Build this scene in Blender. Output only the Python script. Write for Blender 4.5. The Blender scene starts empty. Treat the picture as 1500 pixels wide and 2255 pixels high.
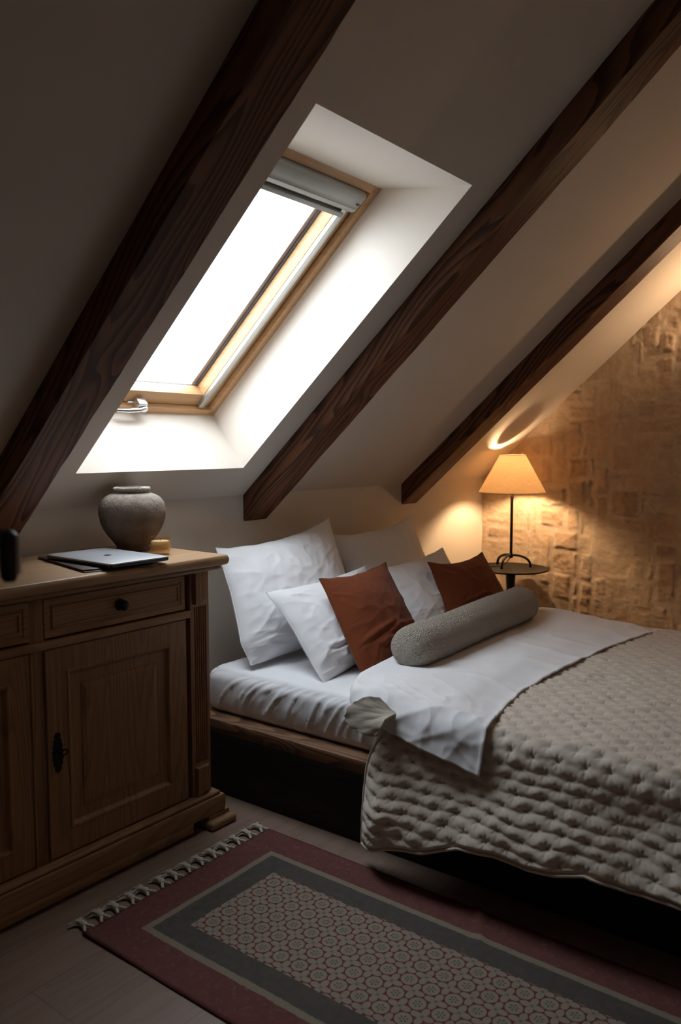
import bpy, bmesh, math, random
import numpy as np
from mathutils import Vector, Matrix

random.seed(7)
SC = bpy.context.scene
COL = SC.collection
pi = math.pi

# ------------------------------------------------------------------ camera
CAM_H = 1.34
cam_d = bpy.data.cameras.new('camera')
cam = bpy.data.objects.new('camera', cam_d)
COL.objects.link(cam)
pitch, yaw = math.radians(4.82), math.radians(37.797)
fw = Vector((math.cos(yaw)*math.cos(pitch), math.sin(yaw)*math.cos(pitch), -math.sin(pitch)))
cam.location = (0, 0, CAM_H)
cam.rotation_euler = fw.to_track_quat('-Z', 'Y').to_euler()
cam_d.sensor_fit = 'HORIZONTAL'
cam_d.sensor_width = 24.0
cam_d.lens = 24.0*1773/1500
cam_d.clip_start = 0.02
cam_d.dof.use_dof = True
cam_d.dof.focus_distance = 2.9
cam_d.dof.aperture_fstop = 4.0
SC.camera = cam

# ------------------------------------------------------------------ view, world, big lights
SC.view_settings.view_transform = 'Standard'
SC.view_settings.look = 'None'
SC.view_settings.gamma = 1.0
SC.view_settings.use_curve_mapping = False
SC.view_settings.exposure = 0.0
SKY = 12.0
w = bpy.data.worlds.new('overcast_sky')
SC.world = w
w.use_nodes = True
bg = w.node_tree.nodes['Background']
bg.inputs[0].default_value = (0.83, 0.92, 1.0, 1)
bg.inputs[1].default_value = SKY

TH = math.radians(41.7)                     # roof pitch
YK, ZK = 2.53, 1.114                        # knee wall plane and its top
XS = 4.80                                   # stone wall plane
UP = Vector((0, -math.cos(TH), math.sin(TH)))
NO = Vector((0, math.sin(TH), math.cos(TH)))
K0 = Vector((0, YK, ZK))
def SL(x, s, d=0.0):                        # point on the slope: x along, s up the slope, d outwards
    return Vector((x, 0, 0)) + K0 + UP*s + NO*d

portal_d = bpy.data.lights.new('skylight_portal', 'AREA')
portal_d.shape = 'RECTANGLE'; portal_d.size = 0.80; portal_d.size_y = 1.20
portal_d.cycles.is_portal = True
portal = bpy.data.objects.new('skylight_portal', portal_d)
COL.objects.link(portal)
portal.matrix_world = Matrix.Translation(SL(2.013, 0.79, 0.40)) @ Matrix((Vector((1,0,0)), UP, NO)).transposed().to_4x4()

# ------------------------------------------------------------------ noise in numpy
def _h(ix, iy, seed):
    n = (ix.astype(np.int64)*374761393 + iy.astype(np.int64)*668265263 + seed*1274126177) & 0xffffffff
    n = ((n ^ (n >> 13))*1274126177) & 0xffffffff
    return ((n ^ (n >> 16)) & 0xffff)/65535.0
def perlin(x, y, seed=0):
    x = np.asarray(x, float); y = np.asarray(y, float)
    ix, iy = np.floor(x), np.floor(y)
    fx, fy = x-ix, y-iy
    def g(dx, dy):
        a = _h(ix+dx, iy+dy, seed)*2*np.pi
        return np.cos(a)*(fx-dx) + np.sin(a)*(fy-dy)
    ux = fx*fx*fx*(fx*(fx*6-15)+10); uy = fy*fy*fy*(fy*(fy*6-15)+10)
    a = g(0,0)*(1-ux)+g(1,0)*ux; b = g(0,1)*(1-ux)+g(1,1)*ux
    return (a*(1-uy)+b*uy)*1.5
def fbm(x, y, seed=0, o=4):
    r = 0; a = 1.0; f = 1.0
    for i in range(o):
        r = r + a*perlin(x*f, y*f, seed+i*17); a *= .5; f *= 2.03
    return r
def ridge(x, y, seed=0, sharp=2.0):          # thin soft creases
    n = 1-np.minimum(np.abs(perlin(x, y, seed))*2.2, 1)
    return n**sharp
def sstep(a, b, x):
    t = np.clip((x-a)/(b-a), 0, 1); return t*t*(3-2*t)

# ------------------------------------------------------------------ object helpers
MW = {}
def mworld(o):
    return MW.get(o.name, Matrix.Identity(4))
def empty(name, loc, rz=0.0):
    o = bpy.data.objects.new(name, None)
    o.empty_display_size = .05
    COL.objects.link(o)
    o.location = loc; o.rotation_euler = (0, 0, rz)
    MW[o.name] = Matrix.Translation(Vector(loc)) @ Matrix.Rotation(rz, 4, 'Z')
    return o
def tag(o, label=None, cat=None, group=None, kind=None):
    if label: o['label'] = label
    if cat: o['category'] = cat
    if group: o['group'] = group
    if kind: o['kind'] = kind
    return o
def thing(name, label, cat, loc, rz=0.0, group=None):
    return tag(empty(name, loc, rz), label, cat, group)
def link(name, verts, faces, mat=None, parent=None, smooth=True, attrs=None, auto=None):
    """verts in WORLD space; becomes a child of parent or a top-level mesh standing on its own base."""
    V = np.asarray([tuple(v) for v in verts] if not isinstance(verts, np.ndarray) else verts, float)
    if parent is not None:
        M = mworld(parent)
    else:
        c = (V.min(0)+V.max(0))/2; M = Matrix.Translation((c[0], c[1], V[:, 2].min()))
    Mi = np.array(M.inverted())
    L = V @ Mi[:3, :3].T + Mi[:3, 3]
    me = bpy.data.meshes.new(name)
    F = faces if isinstance(faces, list) else faces.tolist()
    me.from_pydata(L.tolist(), [], F)
    me.update()
    if smooth:
        me.polygons.foreach_set('use_smooth', [True]*len(me.polygons))
        if auto is not None:
            me.set_sharp_from_angle(angle=math.radians(auto))
    if mat: me.materials.append(mat)
    if attrs:
        for k, a in attrs.items():
            at = me.attributes.new(k, 'FLOAT', 'POINT'); at.data.foreach_set('value', np.asarray(a, float))
    o = bpy.data.objects.new(name, me)
    COL.objects.link(o)
    if parent is not None:
        o.parent = parent; MW[o.name] = M.copy()
    else:
        o.matrix_world = M; MW[o.name] = M.copy()
    return o

class B:
    """collects shapes (world space) for ONE mesh"""
    def __init__(s): s.v = []; s.f = []
    def add(s, V, F):
        n = len(s.v); s.v += [tuple(p) for p in V]; s.f += [[i+n for i in f] for f in F]; return s
    def box(s, lo, hi, bev=0.0, M=None, seg=2):
        bm = bmesh.new(); bmesh.ops.create_cube(bm, size=1)
        sz = [hi[i]-lo[i] for i in range(3)]; c = [(hi[i]+lo[i])/2 for i in range(3)]
        for v in bm.verts: v.co = Vector([v.co[i]*sz[i]+c[i] for i in range(3)])
        if bev > 0: bmesh.ops.bevel(bm, geom=bm.edges[:], offset=min(bev, min(sz)*.49), segments=seg, profile=.5, affect='EDGES')
        if M is not None: bm.transform(M)
        bm.verts.index_update()
        s.add([v.co.copy() for v in bm.verts], [[v.index for v in f.verts] for f in bm.faces]); bm.free(); return s
    def lathe(s, c, prof, n=48, M=None):       # prof: (r, z) list
        V = []; F = []
        for r, z in prof:
            for k in range(n):
                a = 2*pi*k/n; V.append(Vector((r*math.cos(a), r*math.sin(a), z)))
        m = len(prof)
        for i in range(m-1):
            for k in range(n):
                F.append([i*n+k, i*n+(k+1) % n, (i+1)*n+(k+1) % n, (i+1)*n+k])
        F.append([k for k in range(n)][::-1]); F.append([(m-1)*n+k for k in range(n)])
        if M is not None: V = [M @ v for v in V]
        s.add([v+Vector(c) for v in V], F); return s
    def tube(s, pts, r, n=12, cap=True):
        P = [Vector(p) for p in pts]; V = []; F = []
        rr = r if isinstance(r, (list, tuple)) else [r]*len(P)
        T = (P[1]-P[0]).normalized(); X = T.orthogonal().normalized()
        for i, p in enumerate(P):
            t = ((P[i+1] if i < len(P)-1 else p) - (P[i-1] if i else p)).normalized()
            X = (X - t*X.dot(t)).normalized(); Y = t.cross(X)
            for k in range(n):
                a = 2*pi*k/n; V.append(p + (X*math.cos(a)+Y*math.sin(a))*rr[i])
        for i in range(len(P)-1):
            for k in range(n): F.append([i*n+k, i*n+(k+1) % n, (i+1)*n+(k+1) % n, (i+1)*n+k])
        if cap: F.append(list(range(n))[::-1]); F.append([(len(P)-1)*n+k for k in range(n)])
        s.add(V, F); return s
    def prism(s, poly, d, fn):                 # poly 2D, extruded 0..d, fn(a,b,t)->world
        n = len(poly); V = [fn(a, b, 0) for a, b in poly]+[fn(a, b, d) for a, b in poly]
        F = [list(range(n))[::-1], [n+i for i in range(n)]]
        for i in range(n): F.append([i, (i+1) % n, n+(i+1) % n, n+i])
        s.add(V, F); return s
    def obj(s, name, mat, parent=None, smooth=True, auto=40):
        return link(name, s.v, s.f, mat, parent, smooth, None, auto)

def grid_faces(n, m, off=0, flip=False):      # n rows x m columns
    i = np.arange(n-1)[:, None]*m + np.arange(m-1)[None, :]
    i = i.ravel()+off
    q = np.stack([i, i+1, i+m+1, i+m], 1)
    return q[:, ::-1] if flip else q
def sheet(name, P, thick, mat, parent=None, flip=False):
    """P: (n,m,3) outer surface; closed with an inner surface thick below (along the normal)"""
    n, m, _ = P.shape
    du = np.gradient(P, axis=0); dv = np.gradient(P, axis=1)
    N = np.cross(du, dv); N /= (np.linalg.norm(N, axis=2, keepdims=True)+1e-12)
    if flip: N = -N
    # smooth the normals so that the back does not self-intersect
    for _ in range(3):
        N = (N+np.roll(N, 1, 0)+np.roll(N, -1, 0)+np.roll(N, 1, 1)+np.roll(N, -1, 1)) if False else N
    Q = P - N*thick
    V = np.concatenate([P.reshape(-1, 3), Q.reshape(-1, 3)])
    F = np.concatenate([grid_faces(n, m, 0, flip), grid_faces(n, m, n*m, not flip)]).tolist()
    o = n*m
    def strip(a, b): return [a, b, b+o, a+o]
    e = []
    for j in range(m-1): e.append(strip(j+1, j)); e.append(strip((n-1)*m+j, (n-1)*m+j+1))
    for i in range(n-1): e.append(strip(i*m, (i+1)*m)); e.append(strip((i+1)*m+m-1, i*m+m-1))
    if flip: e = [f[::-1] for f in e]
    return link(name, V, F+e, mat, parent, True)

# ------------------------------------------------------------------ material helpers
class NT:
    def __init__(s, name):
        s.m = bpy.data.materials.new(name); s.m.use_nodes = True
        s.t = s.m.node_tree; s.n = s.t.nodes; s.l = s.t.links
        s.b = s.n['Principled BSDF']; s.out = s.n['Material Output']
    def new(s, t, **k):
        n = s.n.new(t)
        for a, v in k.items(): setattr(n, a, v)
        return n
    def put(s, sock, v):
        if isinstance(v, bpy.types.NodeSocket): s.l.new(v, sock)
        elif v is not None:
            if hasattr(v, '__len__') and len(v) == 3 and sock.type == 'RGBA': v = (*v, 1)
            sock.default_value = v
    def math(s, op, a, b=None, c=None, clamp=False):
        n = s.new('ShaderNodeMath', operation=op, use_clamp=clamp)
        for i, v in enumerate((a, b, c)):
            if v is not None: s.put(n.inputs[i], v)
        return n.outputs[0]
    def coord(s, kind='Object'): return s.new('ShaderNodeTexCoord').outputs[kind]
    def mapping(s, vec, scale=(1,1,1), rot=(0,0,0), loc=(0,0,0)):
        n = s.new('ShaderNodeMapping'); s.put(n.inputs[0], vec)
        n.inputs['Scale'].default_value = scale; n.inputs['Rotation'].default_value = rot; n.inputs['Location'].default_value = loc
        return n.outputs[0]
    def noise(s, vec, scale=5, detail=4, rough=.55, dist=0):
        n = s.new('ShaderNodeTexNoise'); s.put(n.inputs['Vector'], vec)
        n.inputs['Scale'].default_value = scale; n.inputs['Detail'].default_value = detail
        n.inputs['Roughness'].default_value = rough; n.inputs['Distortion'].default_value = dist
        return n.outputs['Fac']
    def ramp(s, f, stops):
        n = s.new('ShaderNodeValToRGB'); s.put(n.inputs[0], f)
        cr = n.color_ramp
        while len(cr.elements) < len(stops): cr.elements.new(.5)
        for e, (p, c) in zip(cr.elements, stops):
            e.position = p; e.color = (*c, 1) if len(c) == 3 else c
        return n.outputs[0]
    def mix(s, f, a, b, mode='MIX'):
        n = s.new('ShaderNodeMix', data_type='RGBA', blend_type=mode)
        s.put(n.inputs[0], f); s.put(n.inputs[6], a); s.put(n.inputs[7], b)
        return n.outputs[2]
    def bump(s, h, strength=.3, dist=.002, normal=None):
        n = s.new('ShaderNodeBump'); s.put(n.inputs['Height'], h)
        n.inputs['Strength'].default_value = strength; n.inputs['Distance'].default_value = dist
        if normal is not None: s.put(n.inputs['Normal'], normal)
        return n.outputs[0]
    def done(s, color=None, rough=.6, normal=None, metal=0, spec=None, **kw):
        if color is not None: s.put(s.b.inputs['Base Color'], color)
        s.put(s.b.inputs['Roughness'], rough); s.b.inputs['Metallic'].default_value = metal
        if normal is not None: s.put(s.b.inputs['Normal'], normal)
        if spec is not None: s.b.inputs['Specular IOR Level'].default_value = spec
        for k, v in kw.items(): s.put(s.b.inputs[k.replace('_', ' ')], v)
        return s.m

def m_paint(name, col):
    t = NT(name); c = t.coord()
    n1 = t.noise(c, 3, 3); n2 = t.noise(c, 160, 3)
    colr = t.mix(t.math('MULTIPLY', n1, .10), col, tuple(x*.88 for x in col))
    return t.done(colr, .85, t.bump(n2, .12, .002), spec=.2)
def m_plain(name, col, rough=.5, metal=0, spec=None):
    t = NT(name); c = t.coord(); n = t.noise(c, 40, 3)
    return t.done(t.mix(t.math('MULTIPLY', n, .25), col, tuple(x*.7 for x in col)), rough, t.bump(n, .08, .001), metal, spec)
def m_wood(name, dark, mid, light, axis='X', freq=26, scale=1.0, rough=.6, knots=True, grain=.55, bump=.25, stretch=.16, seed=0.0):
    t = NT(name); c = t.coord()
    s = {'X': (stretch, 1, 1), 'Y': (1, stretch, 1), 'Z': (1, 1, stretch)}[axis]
    v = t.mapping(c, tuple(a*scale for a in s), loc=(seed, seed*.7, seed*.3))
    f = t.noise(v, 3.2, 2, .45, .2)
    if knots:
        kv = t.mapping(c, tuple((.5 if a < .9 else 1)*scale for a in s), loc=(seed*1.3, seed, seed))
        vo = t.new('ShaderNodeTexVoronoi'); t.put(vo.inputs['Vector'], kv); vo.inputs['Scale'].default_value = 3.3
        k = t.math('POWER', t.math('SUBTRACT', 1.0, t.math('MULTIPLY', vo.outputs['Distance'], 2.2), clamp=True), 3.0)
        f = t.math('ADD', f, t.math('MULTIPLY', k, .20))
    wob = t.noise(t.mapping(c, tuple(a*scale*3 for a in s)), 6, 3)
    ph = t.math('ADD', t.math('MULTIPLY', f, freq), t.math('MULTIPLY', wob, .8))
    fr = t.math('FRACT', ph)
    ring = t.math('POWER', fr, 2.2)                       # soft rise then a sharp dark latewood line
    ring = t.math('MULTIPLY', ring, t.math('SUBTRACT', 1.0, t.math('POWER', fr, 14)))
    st = {'X': (.02, 1, 1), 'Y': (1, .02, 1), 'Z': (1, 1, .02)}[axis]
    fine = t.noise(t.mapping(c, tuple(a*scale for a in st)), 150, 3, .6)
    fac = t.math('ADD', t.math('MULTIPLY', ring, grain), t.math('MULTIPLY', fine, 1-grain))
    colr = t.ramp(fac, [(0.0, light), (.38, mid), (.85, dark)])
    blot = t.noise(c, 2.2, 3)
    colr = t.mix(t.math('MULTIPLY', blot, .35), colr, dark)
    if knots:
        colr = t.mix(t.math('MULTIPLY', t.math('POWER', k, 2.0), .9), colr, tuple(x*.3 for x in dark))
    nb = t.bump(t.math('MULTIPLY', fac, -1), bump, .002)
    return t.done(colr, rough, nb, spec=.35)
def m_cloth(name, col, scale=900, bump=.25, rough=.9, sheen=.3, blot=.12, dark=None):
    t = NT(name); c = t.coord()
    dark = dark or tuple(x*.75 for x in col)
    n1 = t.noise(c, 12, 3); n2 = t.noise(c, scale, 2, .6)
    cr = t.mix(t.math('MULTIPLY', n1, blot), col, dark)
    wr = t.noise(c, 38, 4, .6, .6)
    nb = t.bump(n2, bump, .0006, t.bump(wr, .10, .004))
    return t.done(cr, rough, nb, spec=.15, Sheen_Weight=sheen, Sheen_Roughness=.5)

M_WALL = m_paint('plaster_paint', (.78, .71, .63))
M_WALLD = m_paint('low_bounce_taupe_paint', (.50, .44, .38))  # darker tone for the two unseen walls, chosen to cut bounced light
M_BEAM = m_wood('stained_pine_beam', (.014, .006, .004), (.105, .040, .020), (.27, .112, .055), 'X', 24, 1.25, .62, True, .78, .35, .14)
M_BED = m_wood('stained_pine_rail', (.035, .018, .010), (.17, .085, .046), (.32, .17, .09), 'Y', 22, 1.6, .55, True, .72, .3, .12, 2.3)
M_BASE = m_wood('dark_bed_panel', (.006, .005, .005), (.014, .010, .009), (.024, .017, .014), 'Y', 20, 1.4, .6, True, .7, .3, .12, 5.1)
M_OAKH = m_wood('oak_horizontal_grain', (.16, .085, .042), (.38, .215, .11), (.52, .315, .17), 'X', 30, 1.2, .5, False, .35, .25, .10, 1.1)
M_OAKV = m_wood('oak_vertical_grain', (.14, .074, .036), (.34, .19, .096), (.47, .28, .148), 'Z', 34, 1.3, .5, False, .4, .25, .10, 3.1)
M_OAKT = m_wood('oak_top', (.26, .15, .075), (.46, .285, .155), (.58, .38, .22), 'X', 30, 1.2, .45, False, .35, .2, .10, 4.1)
M_PINE = m_wood('clear_pine_frame', (.46, .25, .115), (.66, .40, .205), (.76, .50, .28), 'Y', 18, 2.2, .4, False, .35, .1, .05)
M_PINEX = m_wood('clear_pine_frame_cross', (.46, .25, .115), (.66, .40, .205), (.76, .50, .28), 'X', 18, 2.2, .4, False, .35, .1, .05)
M_ALU = m_plain('brushed_aluminium', (.62, .64, .62), .38, .85)
M_STEEL = m_plain('satin_steel_handle', (.70, .71, .72), .28, 1.0)
M_GASK = m_plain('grey_gasket', (.13, .13, .135), .5)
M_GREY = m_plain('grey_brown_spacer', (.36, .32, .31), .5)
M_BLIND = m_cloth('blind_fabric', (.46, .45, .42), 600, .15)
M_CASS = m_plain('blind_cassette_grey', (.44, .45, .43), .45, .25)
M_IRON = m_plain('blackened_iron', (.018, .017, .017), .45, .6, .4)
M_TABLE = m_plain('matt_black_table_top', (.009, .007, .006), .7, 0, .2)
M_BLACK = m_plain('black_enamel', (.012, .012, .013), .35, 0, .5)
M_SHEET = m_cloth('white_cotton', (.86, .86, .88), 1400, .12, .85, .2, .05)
M_DUVET = m_cloth('white_cotton_cover', (.88, .88, .90), 1400, .12, .85, .2, .05)
M_RUST = m_cloth('rust_cotton_velvet', (.175, .043, .014), 1300, .2, .9, .08, .25, (.12, .028, .009))
M_QUILT = m_cloth('taupe_quilt_cotton', (.66, .575, .485), 1100, .2, .9, .25, .15)
M_QUILTB = m_cloth('beige_quilt_lining', (.52, .45, .38), 1100, .2, .9, .2, .15)
M_LEATH = m_plain('dark_brown_leather', (.075, .038, .030), .5)
M_LEATHL = m_plain('brown_leather_lining', (.32, .19, .145), .7)
M_WAX = m_plain('cream_wax', (.80, .72, .58), .5)

def m_boucle():
    t = NT('taupe_boucle'); c = t.coord()
    vo = t.new('ShaderNodeTexVoronoi'); t.put(vo.inputs['Vector'], c); vo.inputs['Scale'].default_value = 230
    n = t.noise(c, 150, 3, .7); h = t.math('ADD', vo.outputs['Distance'], n)
    col = t.ramp(h, [(.3, (.42, .355, .285)), (1.0, (.60, .52, .435))])
    return t.done(col, .95, t.bump(h, 1.0, .010), spec=.1, Sheen_Weight=.2)
M_BOUCLE = m_boucle()
def m_glass(name, col=(1, 1, 1), tint=0.0, gl=.08):
    t = NT(name)
    tr = t.new('ShaderNodeBsdfTransparent'); tr.inputs[0].default_value = (*col, 1)
    g = t.new('ShaderNodeBsdfGlossy'); g.inputs['Roughness'].default_value = .03; g.inputs[0].default_value = (1, 1, 1, 1)
    lw = t.new('ShaderNodeLayerWeight'); lw.inputs[0].default_value = .5
    f = t.math('MULTIPLY_ADD', t.math('POWER', lw.outputs['Facing'], 5.0), .8, .035)
    mx = t.new('ShaderNodeMixShader'); t.l.new(f, mx.inputs[0]); t.l.new(tr.outputs[0], mx.inputs[1]); t.l.new(g.outputs[0], mx.inputs[2])
    t.l.new(mx.outputs[0], t.out.inputs[0]); return t.m
M_GLASS = m_glass('clear_pane')
M_AMBER = m_glass('smoked_amber_glass', (.93, .82, .64))
def m_shade():
    t = NT('linen_lamp_shade'); c = t.coord()
    a = t.noise(t.mapping(c, (1, 1, .06)), 170, 2); b = t.noise(t.mapping(c, (.1, .1, 1)), 420, 2)
    w_ = t.math('ADD', t.math('MULTIPLY', a, .6), t.math('MULTIPLY', b, .4))
    col = t.ramp(w_, [(.3, (.62, .49, .34)), (.7, (.80, .67, .50))])
    d = t.new('ShaderNodeBsdfDiffuse'); t.l.new(col, d.inputs[0])
    tl = t.new('ShaderNodeBsdfTranslucent'); t.l.new(col, tl.inputs[0])
    mx = t.new('ShaderNodeMixShader'); mx.inputs[0].default_value = .5
    t.l.new(d.outputs[0], mx.inputs[1]); t.l.new(tl.outputs[0], mx.inputs[2]); t.l.new(mx.outputs[0], t.out.inputs[0])
    return t.m
M_SHADE = m_shade()
def m_emit(name, col, s):
    t = NT(name); e = t.new('ShaderNodeEmission'); e.inputs[0].default_value = (*col, 1); e.inputs[1].default_value = s
    t.l.new(e.outputs[0], t.out.inputs[0]); return t.m
M_BULB = m_emit('warm_bulb', (1.0, .66, .36), 600)
def m_vase():
    t = NT('rough_terracotta'); c = t.coord()
    n1 = t.noise(c, 9, 4, .6); n2 = t.noise(c, 110, 4, .65); n3 = t.noise(c, 30, 4)
    z = t.new('ShaderNodeSeparateXYZ'); t.l.new(c, z.inputs[0])
    chalk = t.math('MULTIPLY', t.math('SUBTRACT', t.math('MULTIPLY', z.outputs[2], 9.0), 1.05, clamp=True), t.math('MULTIPLY_ADD', n3, 1.6, -.1, clamp=True))
    base = t.ramp(n1, [(.3, (.13, .09, .068)), (.7, (.25, .19, .145))])
    col = t.mix(chalk, base, (.50, .455, .395))
    col = t.mix(t.math('MULTIPLY', t.math('SUBTRACT', n2, .5, clamp=True), 1.6), col, (.12, .09, .07))
    return t.done(col, .95, t.bump(t.math('ADD', n2, t.math('MULTIPLY', n3, .5)), 1.0, .006), spec=.1)
M_VASE = m_vase()
def m_floor():
    t = NT('oak_laminate_planks'); c = t.coord()
    br = t.new('ShaderNodeTexBrick'); t.put(br.inputs['Vector'], c)
    br.offset = .37; br.inputs['Scale'].default_value = 1
    br.inputs['Brick Width'].default_value = 1.25; br.inputs['Row Height'].default_value = .19
    br.inputs['Mortar Size'].default_value = .0012; br.inputs['Mortar Smooth'].default_value = .2
    br.inputs['Color1'].default_value = (.0, .0, .0, 1); br.inputs['Color2'].default_value = (1, 1, 1, 1); br.inputs['Mortar'].default_value = (.5, .5, .5, 1)
    off = t.new('ShaderNodeVectorMath', operation='MULTIPLY_ADD')
    t.put(off.inputs[0], br.outputs['Color']); off.inputs[1].default_value = (7, 3, 5); t.put(off.inputs[2], c)
    v = t.mapping(off.outputs[0], (.12, 1, 1))
    f = t.noise(v, 7, 3, .5, .3); fr = t.math('FRACT', t.math('MULTIPLY', f, 9))
    fine = t.noise(t.mapping(c, (.03, 1, 1)), 120, 3)
    fac = t.math('ADD', t.math('MULTIPLY', fr, .35), t.math('MULTIPLY', fine, .65))
    col = t.ramp(fac, [(.1, (.30, .205, .155)), (.6, (.25, .168, .125)), (.95, (.17, .11, .08))])
    tone = t.new('ShaderNodeSeparateColor'); t.put(tone.inputs[0], br.outputs['Color'])
    col = t.mix(t.math('MULTIPLY', tone.outputs[0], .22), col, (.16, .11, .085))
    col = t.mix(t.math('MULTIPLY', br.outputs['Fac'], .6), col, (.08, .05, .04))
    return t.done(col, .42, t.bump(t.math('SUBTRACT', t.math('MULTIPLY', fac, .3), br.outputs['Fac']), .25, .001), spec=.4)
M_FLOOR = m_floor()
def m_stone():
    t = NT('limestone_masonry'); c = t.coord()
    a = t.new('ShaderNodeAttribute', attribute_name='stone').outputs['Fac']
    tn = t.new('ShaderNodeAttribute', attribute_name='tone').outputs['Fac']
    n1 = t.noise(c, 4, 4, .6); n2 = t.noise(c, 26, 5, .65, .4); n3 = t.noise(c, 130, 4, .7)
    st = t.ramp(t.math('MULTIPLY_ADD', n2, .6, t.math('MULTIPLY', tn, .4)), [(.2, (.37, .255, .17)), (.5, (.53, .39, .275)), (.8, (.64, .50, .37))])
    mo = t.ramp(n2, [(.3, (.53, .42, .315)), (.7, (.65, .53, .41))])
    col = t.mix(a, mo, st)
    col = t.mix(t.math('MULTIPLY', t.math('SUBTRACT', n1, .52, clamp=True), 3.0, clamp=True), col, (.47, .325, .205))
    col = t.mix(t.math('MULTIPLY', t.math('SUBTRACT', n3, .60, clamp=True), 3.0, clamp=True), col, (.16, .10, .07))
    return t.done(col, .95, t.bump(t.math('ADD', n3, n2), .55, .004), spec=.1)
M_STONE = m_stone()
def m_rug():
    """local x across (0..W), local y along (0..-L)"""
    t = NT('printed_kilim_cotton'); c = t.coord()
    s = t.new('ShaderNodeSeparateXYZ'); t.l.new(c, s.inputs[0])
    x, y = s.outputs[0], t.math('MULTIPLY', s.outputs[1], -1)
    wob = t.math('MULTIPLY', t.math('SUBTRACT', t.noise(c, 60, 2), .5), .006)
    W, L = RUG_W, RUG_L
    dx = t.math('MINIMUM', x, t.math('SUBTRACT', W, x)); dy = t.math('MINIMUM', y, t.math('SUBTRACT', L, y))
    e = t.math('ADD', t.math('MINIMUM', dx, dy), wob)
    grain = t.noise(t.mapping(c, (1, 1, 1)), 420, 3, .7)
    mot = t.noise(c, 34, 4, .65)
    red = t.mix(t.math('MULTIPLY', mot, 1.0), (.180, .070, .062), (.110, .042, .040))
    fl = t.noise(c, 75, 3, .7, .8)
    flm = t.math('MULTIPLY', t.math('SUBTRACT', fl, .57, clamp=True), 6, clamp=True)
    # small sprigs in the middle of the red border
    red = t.mix(t.math('MULTIPLY', flm, .6), red, (.26, .18, .14))
    grey = t.mix(mot, (.058, .053, .049), (.118, .104, .086))
    cream = t.mix(t.math('MULTIPLY', grain, .6), (.27, .225, .165), (.17, .145, .11))
    # field
    p = .0632
    def cell(sock, o):
        return t.math('MULTIPLY', t.math('SUBTRACT', t.math('FRACT', t.math('ADD', t.math('DIVIDE', sock, p), o)), .5), p)
    fx, fy = t.math('SUBTRACT', x, .205), t.math('SUBTRACT', y, .205)
    cx_, cy_ = cell(fx, -.28), cell(fy, -.16)
    def ln(a, b): return t.math('SQRT', t.math('ADD', t.math('MULTIPLY', a, a), t.math('MULTIPLY', b, b)))
    def below(v, th, soft=.0012): return t.math('MULTIPLY', t.math('SUBTRACT', th, v), 1/soft, clamp=True)
    r = ln(cx_, cy_)
    disc = below(r, .0222)
    qx, qy = cell(fx, .22), cell(fy, .34)                     # centre between four discs
    ax, ay = t.math('ABSOLUTE', qx), t.math('ABSOLUTE', qy)
    def petal(a, b): return below(ln(t.math('MULTIPLY', t.math('SUBTRACT', a, .0165), .86), t.math('MULTIPLY', b, 1.30)), .0128)
    pet = t.math('MAXIMUM', petal(ax, ay), petal(ay, ax))
    pat = t.math('MAXIMUM', disc, pet)
    # dark flower inside each disc: six dots
    ang = t.math('ARCTAN2', cy_, cx_)
    lob = t.math('COSINE', t.math('MULTIPLY', ang, 6))
    flower = t.math('MULTIPLY', below(t.math('ABSOLUTE', t.math('SUBTRACT', r, .0085)), .0042, .002), t.math('MULTIPLY', t.math('ADD', lob, .1), 1.3, clamp=True))
    flower = t.math('MAXIMUM', flower, below(r, .0024, .001))
    cen = t.math('MULTIPLY', below(ln(qx, qy), .010, .008), .45)
    fcream = t.mix(t.math('MULTIPLY', mot, .6), (.32, .27, .215), (.21, .175, .135))
    fcol = t.mix(pat, (.15, .042, .036), fcream)
    fcol = t.mix(t.math('MULTIPLY', flower, .95), fcol, (.085, .08, .072))
    fcol = t.mix(cen, fcol, (.16, .15, .12))
    def above(v, th): return t.math('MULTIPLY', t.math('SUBTRACT', v, th), 500, clamp=True)
    col = t.mix(above(e, .110), red, cream)
    col = t.mix(above(e, .131), col, grey)
    col = t.mix(above(e, .205), col, fcol)
    col = t.mix(t.math('MULTIPLY', t.math('SUBTRACT', .012, e, clamp=True), 60, clamp=True), col, (.12, .035, .035))
    col = t.mix(t.math('MULTIPLY', t.math('SUBTRACT', grain, .45, clamp=True), 1.3), col, (.10, .07, .06))
    return t.done(col, .95, t.bump(grain, .5, .0015), spec=.08)
RUG_W, RUG_L = .757, 1.95
M_RUG = m_rug()
M_FRINGE = m_cloth('cream_cotton_fringe', (.55, .50, .42), 700, .3)

# ================================================================== STRUCTURE
def st(o): return tag(o, kind='structure')
OX0, OX1, OS0, OS1 = 1.611, 2.415, .19, 1.612          # reveal opening on the slope
DF, FS0, FS1 = .283, .206, 1.379                       # depth and extent of the reveal at the frame
XL, YB, ZC = -2.0, -1.9, 2.95
S_TOP = (ZC-ZK)/math.sin(TH)
b = B(); b.box((XL-.1, YB-.1, -.08), (XS+.25, YK+.3, 0)); st(b.obj('floor', M_FLOOR, None, False))
b = B(); b.box((XL-.1, YK, 0), (XS+.25, YK+.12, ZK+.08)); st(b.obj('wall_back', M_WALL, None, False))
b = B(); b.box((XL-.1, YB-.12, 0), (XS+.25, YB, ZC+.1)); st(b.obj('wall_front', M_WALLD, None, False))
b = B(); b.box((XL-.1, YB-.1, 0), (XL, YK+.1, ZC+.1)); st(b.obj('wall_left', M_WALLD, None, False))
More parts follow.
